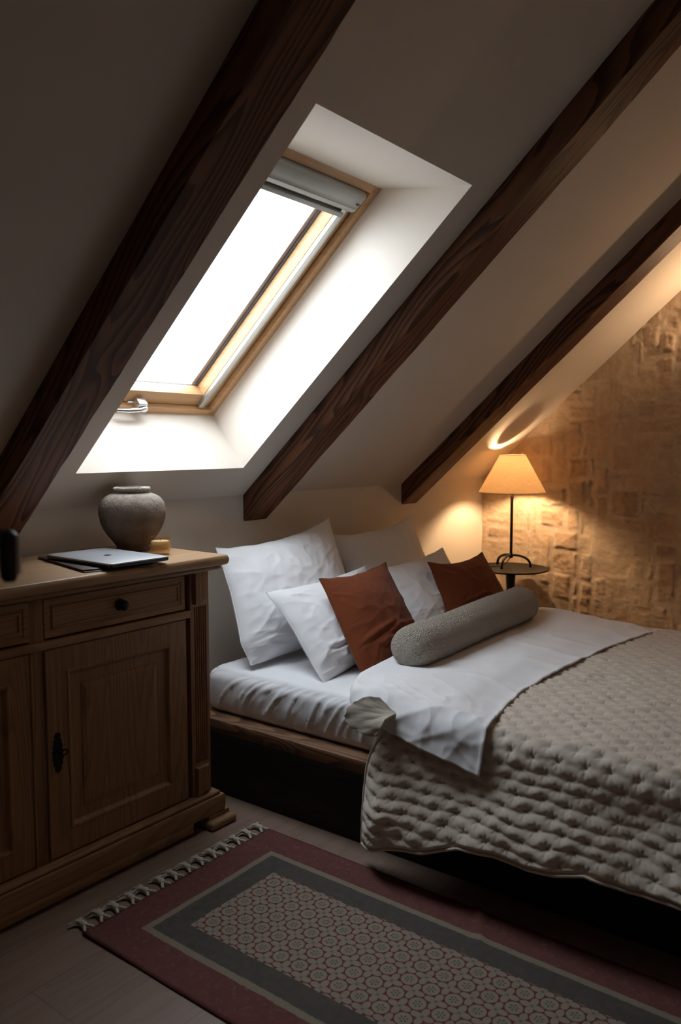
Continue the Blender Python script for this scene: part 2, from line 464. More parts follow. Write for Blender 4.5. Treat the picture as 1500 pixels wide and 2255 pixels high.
# ceiling: slope with the skylight reveal, then the flat collar ceiling
b = B()
xs = [XL-.1, OX0, OX1, XS+.25]; ss = [-.06, OS0, OS1, S_TOP+.02]
for i in range(3):
    for j in range(3):
        if i == 1 and j == 1: continue
        b.add([SL(xs[i], ss[j]), SL(xs[i+1], ss[j]), SL(xs[i+1], ss[j+1]), SL(xs[i], ss[j+1])], [[0, 1, 2, 3]])
ri = [SL(OX0, OS0), SL(OX1, OS0), SL(OX1, OS1), SL(OX0, OS1)]
ro = [SL(OX0, FS0, DF), SL(OX1, FS0, DF), SL(OX1, FS1, DF), SL(OX0, FS1, DF)]
ro2 = [SL(OX0-.0, FS0, .42), SL(OX1, FS0, .42), SL(OX1, FS1, .42), SL(OX0, FS1, .42)]
b.add(ri+ro+ro2, [[i, (i+1) % 4, 4+(i+1) % 4, 4+i] for i in range(4)]+[[4+i, 4+(i+1) % 4, 8+(i+1) % 4, 8+i] for i in range(4)])
y_top = SL(0, S_TOP).y
b.add([(XL-.1, YB-.1, ZC), (XS+.25, YB-.1, ZC), (XS+.25, y_top, ZC), (XL-.1, y_top, ZC)], [[0, 1, 2, 3]])
# roof deck above, closing the volume
for i in range(3):
    for j in range(3):
        if i == 1 and j == 1: continue
        sb = [-.3, FS0, FS1, S_TOP+.3]
        b.add([SL(xs[i], sb[j], .42), SL(xs[i+1], sb[j], .42), SL(xs[i+1], sb[j+1], .42), SL(xs[i], sb[j+1], .42)], [[3, 2, 1, 0]])
b.add([(XL-.1, YB-.1, ZC+.4), (XS+.25, YB-.1, ZC+.4), (XS+.25, y_top+.1, ZC+.4), (XL-.1, y_top+.1, ZC+.4)], [[3, 2, 1, 0]])
st(b.obj('ceiling', M_WALL, None, False))

# stone wall: real relief
def build_stone():
    rnd = random.Random(21)
    y0, y1, z0, z1 = -.3, YK+.02, 0.0, 3.0
    d = .0075
    ny, nz = int((y1-y0)/d)+1, int((z1-z0)/d)+1
    yy = np.linspace(y0, y1, ny); zz = np.linspace(z0, z1, nz)
    Y, Z = np.meshgrid(yy, zz, indexing='ij')
    cs = .045; cy, cz = int((y1-y0)/cs)+1, int((z1-z0)/cs)+1
    occ = np.zeros((cy, cz), bool); rects = []
    for j in range(cz):
        for i in range(cy-1, -1, -1):
            if occ[i, j]: continue
            if rnd.random() < .62: wv, hv = rnd.choice([3, 4, 5, 6, 7]), rnd.choice([2, 2, 3, 3, 4])
            else: wv, hv = rnd.choice([1, 2, 2, 3]), rnd.choice([3, 4, 5, 6])
            w_ = 0
            while w_ < wv and i-w_ >= 0 and not occ[i-w_, j]: w_ += 1
            h_ = 1
            while h_ < hv and j+h_ < cz and not occ[i-w_+1:i+1, j+h_].any(): h_ += 1
            occ[i-w_+1:i+1, j:j+h_] = True
            rects.append((y0+(i-w_+1)*cs, y0+(i+1)*cs, z0+j*cs, z0+(j+h_)*cs))
    wy = Y + .010*perlin(Y*9, Z*9, 3)+.004*perlin(Y*30, Z*30, 5); wz = Z + .010*perlin(Y*9, Z*9, 4)+.004*perlin(Y*30, Z*30, 6)
    H = np.zeros_like(Y); A = np.zeros_like(Y); T = np.full_like(Y, .5)
    flush = sstep(-.35, .35, perlin(Y*2.3, Z*2.3, 9))              # where plaster smears over the joints
    for (a, b_, c_, e) in rects:
        g = rnd.uniform(.008, .014); tone = rnd.random(); h0 = rnd.uniform(.002, .011)*(1 if rnd.random() < .75 else -.6)
        i0, i1 = np.searchsorted(yy, [a-.03, b_+.03]); j0, j1 = np.searchsorted(zz, [c_-.03, e+.03])
        sy, sz = wy[i0:i1, j0:j1], wz[i0:i1, j0:j1]
        dd = np.minimum(np.minimum(sy-(a+g), (b_-g)-sy), np.minimum(sz-(c_+g), (e-g)-sz))
        k = sstep(-.002, .012, dd)
        tilt = ((sz-(c_+e)/2)*rnd.uniform(-.09, .09) + (sy-(a+b_)/2)*rnd.uniform(-.05, .05))
        rough = rnd.uniform(.3, 1.0)
        hh = (h0+tilt+rough*(.0075*fbm(sy*16, sz*22, 40, 4)+.003*np.abs(fbm(sy*55, sz*70, 50, 3))))
        sub = H[i0:i1, j0:j1]; sub[...] = sub*(1-k)+hh*k
        sa = A[i0:i1, j0:j1]; sa[...] = np.maximum(sa, k)
        stn = T[i0:i1, j0:j1]; stn[...] = stn*(1-k)+tone*k
    amp = .35+.65*(1-flush)
    H = H*amp + .0035*fbm(Y*5, Z*5, 70, 4)+.0012*fbm(Y*45, Z*45, 80, 2)
    # nearer the ridge the wall is smoother and more smeared
    A = A*(.25+.75*(1-flush*.8))
    V = np.stack([XS-H+.004, Y, Z], -1).reshape(-1, 3)
    F = grid_faces(ny, nz, 0, False)
    # back side so that it is a solid wall
    n0 = len(V); x1 = XS+.22
    ext = np.array([[x1, y0, z0], [x1, y1, z0], [x1, y1, z1], [x1, y0, z1]])
    fl = F.tolist()+[[n0, n0+3, n0+2, n0+1][::-1]]
    o = link('wall_right', np.concatenate([V, ext]), fl, M_STONE, None, True, {'stone': np.append(A.ravel(), [0]*4), 'tone': np.append(T.ravel(), [.5]*4)})
    st(o)
build_stone()
b = B(); b.box((XS+.02, YB-.1, 0), (XS+.2, -.29, ZC+.1)); b.box((XS+.06, -.35, 0), (XS+.2, YK+.1, ZC+.1)); st(b.obj('wall_side', M_STONE, None, False))

# ------------------------------------------------------------------ skylight (window_1)
win = st(empty('window_1', SL((OX0+OX1)/2, FS0, DF)))
def slbox(bb, x0, x1, s0, s1, d0, d1, bev=.0015):
    M = Matrix((Vector((1, 0, 0)), UP, NO)).transposed().to_4x4(); M.translation = K0
    bb.box((x0, s0, d0), (x1, s1, d1), bev, M); return bb
g = .035
# outer frame
slbox(B(), OX1-g, OX1+.01, FS0-.01, FS1+.01, DF, .40).obj('window_frame', M_PINE, win)
slbox(B(), OX0-.01, OX0+g, FS0-.01, FS1+.01, DF, .40).obj('window_frame', M_PINE, win)
slbox(B(), OX0+g, OX1-g, FS0-.01, FS0+.030, DF, .40).obj('window_frame', M_PINEX, win)
slbox(B(), OX0+g, OX1-g, FS1-.030, FS1+.01, DF, .40).obj('window_frame', M_PINEX, win)
# sash
sx0, sx1, sb, tp = OX0+g+.004, OX1-g-.004, FS0+.034, FS1-.034
sash = empty('sash', SL((sx0+sx1)/2, sb, .31)); sash.parent = win; sash.matrix_parent_inverse = MW[win.name].inverted()
for (x0, x1) in ((sx1-.068, sx1), (sx0, sx0+.068)): slbox(B(), x0, x1, sb, tp, .305, .362, .002).obj('sash_stile', M_PINE, sash)
slbox(B(), sx0+.066, sx1-.066, sb, sb+.062, .306, .362, .002).obj('sash_rail', M_PINEX, sash)
slbox(B(), sx0+.066, sx1-.066, tp-.062, tp, .306, .362, .002).obj('sash_rail', M_PINEX, sash)
# gasket and outer cover around the pane
gx0, gx1, gs0, gs1 = sx0+.066, sx1-.066, sb+.060, tp-.060
bb = B(); e = .010
slbox(bb, gx1-e, gx1, gs0, gs1, .358, .364, 0); slbox(bb, gx0, gx0+e, gs0, gs1, .358, .364, 0)
slbox(bb, gx0, gx1, gs0, gs0+.003, .358, .364, 0); slbox(bb, gx0, gx1, gs1-e, gs1, .358, .364, 0)
bb.obj('gasket', M_GASK, sash)
bb = B()
slbox(bb, gx1-.030, gx1-.002, gs0, gs1, .366, .388, .001); slbox(bb, gx0+.002, gx0+.030, gs0, gs1, .366, .388, .001)
slbox(bb, gx0+.01, gx1-.01, gs1-.03, gs1, .366, .388, .001)
bb.obj('glazing_spacer', M_GREY, sash)
slbox(B(), gx0-.002, gx1+.002, gs0-.002, gs1+.002, .364, .366, 0).obj('pane', M_GLASS, sash)
# blind: side channels, cassette, rolled fabric and bottom bar
blind = empty('roller_blind', SL(2.013, tp-.05, .29)); blind.parent = win; blind.matrix_parent_inverse = MW[win.name].inverted()
for x0, x1 in ((sx1-.066, sx1-.036), (sx0+.036, sx0+.066)):
    slbox(B(), x0, x1, sb+.004, tp-.03, .288, .306, .002).obj('side_channel', M_ALU, blind)
prof = []
for k in range(9):
    a = pi/2*k/8; prof.append((1.342-.085+.085*math.cos(a)*1.0, .305-.050*math.sin(a)))
prof = [(1.345, .305), (1.345, .272), (1.341, .264), (1.333, .260), (1.300, .262), (1.284, .266), (1.281, .264), (1.270, .268), (1.262, .275), (1.258, .284), (1.258, .305)]
bb = B(); bb.prism(prof, sx1-.03-(sx0+.03), lambda s_, d_, t_: SL(sx0+.03+t_, s_, d_)); bb.obj('cassette', M_CASS, blind, True, 50)
bb = B(); bb.tube([SL(sx0+.07, 1.272, .322), SL(sx1-.07, 1.272, .322)], .016, 16); bb.obj('fabric_roll', M_BLIND, blind)
slbox(B(), sx0+.045, sx1-.050, 1.232, 1.345, .304, .318, .001).obj('blind_back', M_CASS, blind)
slbox(B(), sx0+.045, sx1-.052, 1.228, 1.246, .280, .305, .003).obj('bottom_bar', M_CASS, blind)
slbox(B(), sx1-.054, sx1-.038, 1.300, 1.306, .255, .266, .001).obj('end_clip', M_GASK, blind)
# handle on the bottom rail
hd = empty('window_handle', SL(2.0, .25, .30)); hd.parent = win; hd.matrix_parent_inverse = MW[win.name].inverted()
slbox(B(), 1.955, 2.020, .222, .250, .299, .306, .002).obj('rose', M_STEEL, hd)
bb = B(); slbox(bb, 1.975, 2.018, .243, .275, .262, .300, .006); slbox(bb, 1.992, 2.022, .236, .262, .252, .272, .006); bb.obj('latch_body', M_STEEL, hd)
bb = B(); bb.tube([SL(2.012, .254, .262), SL(1.98, .250, .254), SL(1.93, .246, .252), SL(1.88, .243, .255)], [.009, .0095, .009, .007], 14); bb.obj('lever', M_STEEL, hd)

# ------------------------------------------------------------------ beams
def beam(x0, x1, label, seed, cut=0.0):
    n = 150; m = 8
    L = S_TOP+.05; dep = .088
    V = []; F = []
    rnd = random.Random(seed)
    for i in range(n+1):
        s_ = -.02+(L)*i/n
        jx0 = .0018*perlin(np.array([s_*3.1]), np.array([seed*1.7]), seed)[0]
        jx1 = .0030*perlin(np.array([s_*4.3]), np.array([seed*2.7]), seed)[0] + .0018*perlin(np.array([s_*17.]), np.array([seed*1.1]), seed)[0]
        jd = .0015*perlin(np.array([s_*2.3]), np.array([seed*3.7]), seed)[0]
        c = .004
        ring_ = [(x0+jx0*.3, -.004), (x0+jx0, dep-c), (x0+jx0+c, dep+jd), (x1+jx1-c, dep+jd), (x1+jx1, dep-c), (x1, -.004)]
        for x, d in ring_:
            p = SL(x, s_, -d)
            if i == 0:
                # plumb cut on the knee wall
                s2 = (-.001 - d*math.sin(TH))/(-math.cos(TH))*-1
                # choose s so that y == YK - .001
                s2 = (YK-.001 - (K0+NO*(-d)).y)/UP.y
                p = SL(x, s2, -d)
            V.append(p)
    k = 6
    for i in range(n):
        for j in range(k):
            F.append([i*k+j, i*k+(j+1) % k, (i+1)*k+(j+1) % k, (i+1)*k+j])
    F.append(list(range(k))[::-1]); F.append([n*k+j for j in range(k)])
    # local frame: X along the beam
    M = Matrix((-UP, Vector((1, 0, 0)), -NO)).transposed().to_4x4()
    M.translation = SL((x0+x1)/2, 0, -.04)
    Mi = M.inverted()
    me = bpy.data.meshes.new('ceiling_beam'); me.from_pydata([tuple(Mi @ Vector(v)) for v in V], [], F); me.update()
    me.materials.append(M_BEAM)
    bm = bmesh.new(); bm.from_mesh(me); bmesh.ops.recalc_face_normals(bm, faces=bm.faces[:]); bm.to_mesh(me); bm.free()
    o = bpy.data.objects.new('ceiling_beam', me); COL.objects.link(o); o.matrix_world = M
    return tag(o, label, 'beam', 'dark rafters crossing the sloping ceiling')
beam(1.302, 1.454, 'dark stained rafter left of the skylight, nearest and with swirling grain', 3)
beam(2.556, 2.708, 'dark stained rafter right of the skylight, ending above the white pillows', 5)
beam(3.828, 3.988, 'dark stained rafter farthest right, ending next to the lamp corner', 8)

# ================================================================== SIDEBOARD
cab = thing('sideboard', 'old oak sideboard with two doors and two drawers against the low wall', 'sideboard', (1.247, 2.27, 0))
CX = 1.247
FY = 2.060; BY = 2.505
def bx(name, lo, hi, mat, par, bev=.002, auto=40): return B().box(lo, hi, bev).obj(name, mat, par, True, auto)
# top slab with bullnose
def slab(x0, x1, y0, y1, z0, z1, r, name, mat, par):
    # rounded front and side edges through stacked insets
    n = 10; h = z1-z0; V = []; F = []
    def ringp(ins, z): return [(x0+ins, y0+ins, z), (x1-ins, y0+ins, z), (x1-ins, y1, z), (x0+ins, y1, z)]
    zs = []
    for k in range(n+1):
        a = -pi/2+pi*k/n; zs.append((r*(1-math.cos(a)), z0+h/2+h/2*math.sin(a)))
    for ins, z in zs: V += ringp(ins, z)
    for k in range(n):
        for j in range(4): F.append([k*4+j, k*4+(j+1) % 4, (k+1)*4+(j+1) % 4, (k+1)*4+j])
    F.append([3, 2, 1, 0]); F.append([n*4+j for j in range(4)])
    return B().add(V, F).obj(name, mat, par, True, 35)
slab(CX-.700, CX+.700, 1.998, BY+.012, .925, .960, .010, 'top', M_OAKT, cab)
slab(CX-.682, CX+.682, 2.022, BY, .908, .926, .008, 'top_moulding', M_OAKH, cab)
# carcass: side panels, stiles, rails, back body
body = B()
body.box((CX-.655, FY+.012, .115), (CX-.62, BY, .910), .002); body.box((CX+.62, FY+.012, .115), (CX+.655, BY, .910), .002)
body.box((CX-.63, FY+.03, .115), (CX+.63, BY, .908), 0)
body.box((CX-.025, FY-.0, .115), (CX+.025, FY+.04, .910), .003)
body.obj('carcass', M_OAKV, cab)
rl = B(); rl.box((CX-.57, FY-.008, .752), (CX+.57, FY+.04, .778), .004); rl.box((CX-.57, FY-.002, .900), (CX+.57, FY+.04, .911), .002)
rl.obj('drawer_rail', M_OAKH, cab)
# plinth, feet
slab(CX-.690, CX+.690, 2.020, BY, .046, .104, .003, 'plinth', M_OAKH, cab)
B().box((CX-.545, 2.023, .012), (CX+.545, 2.05, .048), .004).obj('apron', M_OAKH, cab)
slab(CX-.676, CX+.676, 2.030, BY, .103, .120, .012, 'plinth_moulding', M_OAKH, cab)
for x0, x1 in ((CX+.600, CX+.722), (CX-.722, CX-.600)):
    f = B(); f.box((x0, 1.992, 0), (x1, 2.13, .030), .012, None, 4); f.box((x0+.012, 2.022, .028), (x1-.012, 2.13, .045), .002)
    f.obj('foot', M_OAKH, cab)
for sx in (1, -1):
    f = B(); f.box((CX+sx*.66-.05, 2.38, 0), (CX+sx*.66+.05, 2.49, .042), .004); f.obj('foot', M_OAKH, cab)
# fluted pilasters
for s_ in (1, -1):
    pA, pB = CX+s_*.570, CX+s_*.655
    x0, x1 = min(pA, pB), max(pA, pB)
    poly = [(x0, FY+.03), (x0, FY-.004), (x0+.010, FY-.006)]
    nf = 6; a0, a1 = x0+.014, x1-.014; wv = (a1-a0)/nf
    for k in range(nf):
        for q in range(7):
            tt = q/6; poly.append((a0+wv*(k+.12+tt*.76), FY-.006+.0055*math.sin(pi*tt)))
    poly += [(x1-.010, FY-.006), (x1, FY-.004), (x1, FY+.03)]
    P = B(); P.prism(poly, .55, lambda a, b_, t_: Vector((a, b_, .235+t_)))
    P.box((x0, FY-.004, .118), (x1, FY+.03, .236), .001); P.box((x0, FY-.004, .784), (x1, FY+.03, .911), .001)
    pl = P.obj('pilaster', M_OAKV, cab, True, 25)
    # chamfered blocks above and below
    for z0, z1 in ((.795, .908), (.118, .222)):
        q = B(); d = .016
        xx0, xx1 = x0+.012, x1-.010
        V = [(xx0, FY-.004, z0), (xx1, FY-.004, z0), (xx1, FY-.004, z1), (xx0, FY-.004, z1),
             (xx0+.002, FY-d-.004, z0+.002), (xx1-.014, FY-d-.004, z0+.016), (xx1-.014, FY-d-.004, z1-.002), (xx0+.002, FY-d-.004, z1-.002)]
        q.add(V, [[0, 1, 5, 4], [1, 2, 6, 5], [2, 3, 7, 6], [3, 0, 4, 7], [4, 5, 6, 7], [3, 2, 1, 0]])
        q.obj('pilaster_block', M_OAKV, pl, False)
# frame-and-panel helper in the xz plane, front at y
def ring_frame(bb, x0, x1, z0, z1, levels):
    """levels: list of (inset, y) from outside to inside; last ring closed"""
    V = []; F = []
    for ins, y in levels: V += [(x0+ins, y, z0+ins), (x1-ins, y, z0+ins), (x1-ins, y, z1-ins), (x0+ins, y, z1-ins)]
    n = len(levels)
    for k in range(n-1):
        for j in range(4): F.append([k*4+j, k*4+(j+1) % 4, (k+1)*4+(j+1) % 4, (k+1)*4+j])
    F.append([(n-1)*4+j for j in range(4)]); bb.add(V, F); return bb
def drawer(x0, x1):
    bb = B()
    ring_frame(bb, x0, x1, .784, .899, [(0, FY+.03), (0, FY-.001), (.002, FY-.003), (.016, FY-.003), (.020, FY+.000), (.023, FY+.000), (.027, FY-.005), (.031, FY-.005), (.035, FY-.0015)])
    d = bb.obj('drawer', M_OAKH, cab, True, 12)
    kx = (x0+x1)/2+.0; M = Matrix.Rotation(pi/2, 4, 'X')
    k = B(); k.lathe((kx, FY-.002, .842), [(.0185, 0), (.0185, .003), (.015, .005), (.007, .007), (.006, .013), (.010, .016), (.0150, .018), (.0165, .022), (.014, .027), (.007, .030), (.001, .031)], 28, M)
    for a in range(10):
        k.lathe((kx+.0145*math.cos(a*pi/5), FY-.004, .842+.0145*math.sin(a*pi/5)), [(.0035, 0), (.0035, .003), (.001, .005)], 8, M)
    k.obj('knob', M_IRON, d)
    return d
drawer(1.270, 1.797); drawer(2*CX-1.797, 2*CX-1.270)
def escutcheon(x, z, par):
    pr = [(0, .047), (.006, .045), (.009, .039), (.007, .033), (.011, .028), (.010, .022), (.0135, .016), (.012, .009), (.0145, .002), (.0125, -.006), (.015, -.013), (.0115, -.020), (.0125, -.027), (.008, -.032), (.009, -.038), (.005, -.043), (0, -.047)]
    pr = [(a*1.25, b_*1.3) for a, b_ in pr]
    poly = pr+[(-a, b_) for a, b_ in pr[-2:0:-1]]
    bb = B(); bb.prism(poly, .0025, lambda a, b_, t_: Vector((x+a, FY-.003-t_, z+b_)))
    o = bb.obj('escutcheon', M_IRON, par, False)
    k = B(); k.tube([(x, FY-.002, z+.003), (x, FY-.022, z+.003)], .0028, 10)
    ringp = [(x+.0105+.0095*math.cos(a*pi/8), FY-.023, z+.003+.0075*math.sin(a*pi/8)) for a in range(17)]
    k.tube(ringp, .0026, 8, False); k.obj('key', M_IRON, o)
def door(x0, x1, side):
    z0, z1 = .124, .750
    st_l = .078 if side > 0 else .078
    bb = B()
    ins = .076
    # stiles and rails (outer ring), moulding and raised panel
    ring_frame(bb, x0, x1, z0, z1, [(0, FY+.03), (0, FY-.001), (.003, FY-.004), (ins-.006, FY-.004), (ins-.002, FY-.007), (ins+.004, FY-.006), (ins+.010, FY+.002), (ins+.014, FY+.006)])
    d = bb.obj('door', M_OAKV, cab, True, 12)
    p = B(); q = ins+.012
    ring_frame(p, x0, x1, z0, z1, [(q, FY+.008), (q+.001, FY+.0055), (q+.030, FY+.0055), (q+.033, FY+.010), (q+.037, FY+.003), (q+.050, FY-.001)])
    p.obj('panel', M_OAKV, d, True, 12)
    # raised moulding bead along the door's meeting edge
    e = B()
    xe = x0+.004 if side > 0 else x1-.004
    e.tube([(xe, FY-.004, z0+.002), (xe, FY-.004, z1-.002)], .0045, 10); e.obj('edge_bead', M_OAKV, d)
    if side > 0: escutcheon(x0+.035, .440, d)
door(1.266, 1.800, 1); door(2*CX-1.800, 2*CX-1.266, -1)

# ------------------------------------------------------------------ things on the sideboard
TZ = .960
# vase
VB = (1.815, 2.352, TZ)
va = thing('vase', 'round rough grey-brown clay vase standing on the oak sideboard', 'vase', VB)
pf = [(.001, .002), (.050, .0), (.0585, .002), (.0590, .010), (.0575, .017), (.070, .035), (.088, .058), (.103, .084), (.1125, .112), (.117, .136), (.117, .156), (.111, .178), (.097, .197), (.080, .208), (.064, .2135), (.0585, .216), (.062, .220), (.0655, .226), (.0655, .232), (.061, .236), (.053, .236), (.050, .228), (.050, .216), (.070, .195), (.09, .16), (.08, .08), (.04, .03), (.001, .025)]
def smooth_prof(pf, n=4):
    out = []
    for i in range(len(pf)-1):
        p0 = pf[max(i-1, 0)]; p1 = pf[i]; p2 = pf[i+1]; p3 = pf[min(i+2, len(pf)-1)]
        for k in range(n):
            t = k/n
            out.append(tuple(.5*((2*p1[j])+(-p0[j]+p2[j])*t+(2*p0[j]-5*p1[j]+4*p2[j]-p3[j])*t*t+(-p0[j]+3*p1[j]-3*p2[j]+p3[j])*t**3) for j in (0, 1)))
    out.append(pf[-1]); return out
bb = B(); bb.lathe(VB, [(max(r, .0005), z*.965) for r, z in smooth_prof(pf)], 96)
Vv = np.array(bb.v); ang = np.arctan2(Vv[:, 1]-VB[1], Vv[:, 0]-VB[0]); hh = Vv[:, 2]-VB[2]
dr = .0012*fbm(ang*3/pi*3, hh*30, 4, 3)+.0010*perlin(ang*20/pi, hh*160, 8)
for ax, fn in ((0, np.cos), (1, np.sin)): Vv[:, ax] += dr*fn(ang)*(hh > .004)
link('body', Vv, bb.f, M_VASE, va)
# candle
CB = (1.800, 2.184, TZ)
ca = thing('candle', 'small candle in ribbed amber glass beside the clay vase', 'candle', CB)
def ribbed(prof, n=144, ribs=36, amp=.0007):
    V = []; F = []
    for r, z in prof:
        for k in range(n):
            a = 2*pi*k/n; rr = r+(amp*math.cos(ribs*a) if r > .02 else 0); V.append((CB[0]+rr*math.cos(a), CB[1]+rr*math.sin(a), CB[2]+z))
    m = len(prof)
    for i in range(m-1):
        for k in range(n): F.append([i*n+k, i*n+(k+1) % n, (i+1)*n+(k+1) % n, (i+1)*n+k])
    F.append([k for k in range(n)][::-1]); return V, F
V, F = ribbed([(.002, .0008), (.0290, .0008), (.0300, .002), (.0300, .0125), (.0335, .015), (.0345, .018), (.0345, .0600), (.0340, .0615), (.0325, .0615), (.0318, .060), (.0318, .022), (.0270, .018), (.002, .018)])
link('glass_cup', V, F, M_AMBER, ca, True)
bb = B(); bb.lathe(CB, [(.001, .0195), (.026, .0195), (.0300, .024), (.0305, .046), (.029, .048), (.002, .0475)], 40); wx = bb.obj('wax', M_WAX, ca)
bb = B(); bb.tube([(CB[0], CB[1], CB[2]+.046), (CB[0]+.001, CB[1], CB[2]+.055)], .0008, 6); bb.obj('wick', M_BLACK, ca)
# leather folder
slz = TZ
R = Matrix.Translation((1.553, 2.205, slz)) @ Matrix.Rotation(math.radians(-12.2), 4, 'Z')
MWs = R
fo = thing('leather_folder', 'dark brown leather document folder lying under the closed laptop', 'folder', (1.553, 2.205, slz), math.radians(-12.2))
def rot_box(bb, x0, x1, y0, y1, z0, z1, bev): bb.box((x0, y0, z0), (x1, y1, z1), bev, R); return bb
rot_box(B(), -.118, .118, -.195, .195, .0, .0035, .0015).obj('back_cover', M_LEATH, fo)
rot_box(B(), -.112, .112, -.180, .192, .0035, .0050, .0005).obj('lining', M_LEATHL, fo)
rot_box(B(), -.118, -.020, -.182, .195, .0052, .0085, .0015).obj('front_flap', M_LEATH, fo)
rot_box(B(), -.016, .118, -.160, .195, .0052, .0080, .0015).obj('inner_flap', M_LEATHL, fo)
# laptop
R2 = Matrix.Translation((1.572, 2.170, TZ+.0088)) @ Matrix.Rotation(math.radians(-.6), 4, 'Z')
la = thing('laptop', 'closed silver laptop lying on the leather folder', 'laptop', (1.572, 2.170, TZ+.0088), math.radians(-.6))
def rrect(w, h, r, n=6):
    out = []
    for cx_, cy_, a0 in ((w/2-r, h/2-r, 0), (-w/2+r, h/2-r, pi/2), (-w/2+r, -h/2+r, pi), (w/2-r, -h/2+r, 3*pi/2)):
        for k in range(n+1): a = a0+pi/2*k/n; out.append((cx_+r*math.cos(a), cy_+r*math.sin(a)))
    return out
def rslab(bb, w, h, r, levels, M):
    V = []; F = []; n = len(rrect(w, h, r))
    for ins, z in levels: V += [M @ Vector((a, b_, z)) for a, b_ in rrect(w-2*ins, h-2*ins, max(r-ins, .001))]
    for k in range(len(levels)-1):
        for j in range(n): F.append([k*n+j, k*n+(j+1) % n, (k+1)*n+(j+1) % n, (k+1)*n+j])
    F.append(list(range(n))[::-1]); F.append([(len(levels)-1)*n+j for j in range(n)]); bb.add(V, F); return bb
M_LAP = m_plain('silver_anodised', (.68, .69, .72), .34, .7); M_LAPD = m_plain('dark_anodised_edge', (.05, .05, .055), .35, .8)
rslab(B(), .226, .345, .010, [(.006, 0), (.001, .002), (0, .004), (0, .0098)], R2).obj('base', M_LAPD, la)
lid = rslab(B(), .226, .345, .010, [(0, .0104), (0, .0135), (.0006, .0144), (.002, .0148)], R2).obj('lid', M_LAP, la, True, 30)
# emblem: a bitten-fruit silhouette in darker mirror finish
em = []
def em_r(a):                                       # outline in polar form
    r = .0125*(1+.05*math.cos(2*a)); r *= 1-.16*math.exp(-((a-pi/2)/.32)**2) - .10*math.exp(-((a+pi/2)/.28)**2); return r
for k in range(72):
    a = -pi+2*pi*k/72; r = em_r(a); px, py = r*math.cos(a), r*math.sin(a)
    bx_, by_ = .0165, .0015
    dd = math.hypot(px-bx_, py-by_)
    if dd < .0062: px, py = bx_+(px-bx_)/dd*.0062 - .0, by_+(py-by_)/dd*.0062
    em.append((px, py))
bb = B(); EM = R2 @ Matrix.Rotation(-pi/2, 4, 'Z')
bb.prism(em, .0002, lambda a, b_, t_: EM @ Vector((a, b_, .0148+t_)))
leaf = [(0, .0125), (.0012, .0155), (.0042, .0180), (.0045, .0155), (.0028, .0135)]
bb.prism(leaf, .0002, lambda a, b_, t_: EM @ Vector((a, b_, .0148+t_)))
bb.obj('emblem', m_plain('black_mirror', (.01, .01, .012), .2, .5), lid, False)
for k in range(2): B().box((.1126, -.13+k*.022, .0048), (.1135, -.121+k*.022, .0078), .0003, R2).obj('port', M_BLACK, la)
for k in range(2): B().box((-.03+k*.022, -.1731, .0048), (-.021+k*.022, -.1722, .0078), .0003, R2).obj('port', M_BLACK, la)

# ================================================================== FOREGROUND LAMP HEAD (left edge)
fl = thing('floor_lamp', 'slim black floor lamp whose narrow blurred head hangs above the sideboard corner', 'floor lamp', (.20, .92, 0))
bb = B(); bb.lathe((.20, .92, 0), [(.12, 0), (.12, .012), (.115, .016), (.01, .018)], 40); bb.obj('base', M_BLACK, fl)
bb = B(); bb.tube([(.20, .92, .015), (.20, .92, 1.262)], .008, 12); bb.obj('pole', M_BLACK, fl)
bb = B(); bb.tube([(.20, .92, 1.26), (.24, .91, 1.272), (.36, .88, 1.272), (.42, .865, 1.262), (.443, .853, 1.246)], .006, 12); bb.obj('arm', M_BLACK, fl)
bb = B(); hc = Vector((.452, .802, 0))
bb.lathe((.4545, .799, 0), [(.001, 1.1935), (.006, 1.1940), (.0088, 1.199), (.0095, 1.210), (.0095, 1.238), (.009, 1.245), (.004, 1.249), (.001, 1.250)], 24)
hd_ = bb.obj('lamp_head', M_BLACK, fl)
bb = B(); bb.tube([(.443, .853, 1.246), (.450, .82, 1.246), (.4545, .802, 1.244)], .005, 10); bb.obj('joint', M_BLACK, fl)
bb = B(); bb.tube([(.4590, .7885, 1.203), (.4595, .7880, 1.243)], .0028, 10); bb.obj('highlight_strip', m_plain('painted_highlight', (.75, .75, .72), .5, .0), hd_)  # pale strip set along the head as a painted highlight

# ================================================================== BED
RZB = math.radians(1.25)
bed = thing('bed', 'low dark-stained wooden platform bed along the middle of the room', 'bed', (2.066, 2.50, 0), RZB)
MB_ = MW[bed.name]
# bed-local: x 0..1.70 across, y 0..-2.32 along
def bb_box(lo, hi, bev=.003): return B().box(lo, hi, bev, MB_)
BW = 1.70
bb_box((-.006, -2.28, .250), (.105, .0, .297), .004).obj('side_rail', M_BED, bed)
bb_box((BW-.10, -2.28, .250), (BW+.006, .0, .297), .004).obj('side_rail', M_BED, bed)
bb_box((.105, -2.28, .250), (BW-.10, -2.17, .297), .004).obj('foot_rail', M_BED, bed)
bb_box((.105, -.10, .250), (BW-.10, .0, .297), .004).obj('head_rail', M_BED, bed)
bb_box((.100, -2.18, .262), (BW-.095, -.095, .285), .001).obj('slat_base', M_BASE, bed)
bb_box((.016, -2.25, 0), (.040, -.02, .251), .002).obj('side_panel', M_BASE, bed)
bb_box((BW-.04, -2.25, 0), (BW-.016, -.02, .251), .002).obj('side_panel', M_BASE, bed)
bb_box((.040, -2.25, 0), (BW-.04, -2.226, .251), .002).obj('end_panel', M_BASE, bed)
bb_box((.040, -.044, 0), (BW-.04, -.02, .251), .002).obj('end_panel', M_BASE, bed)

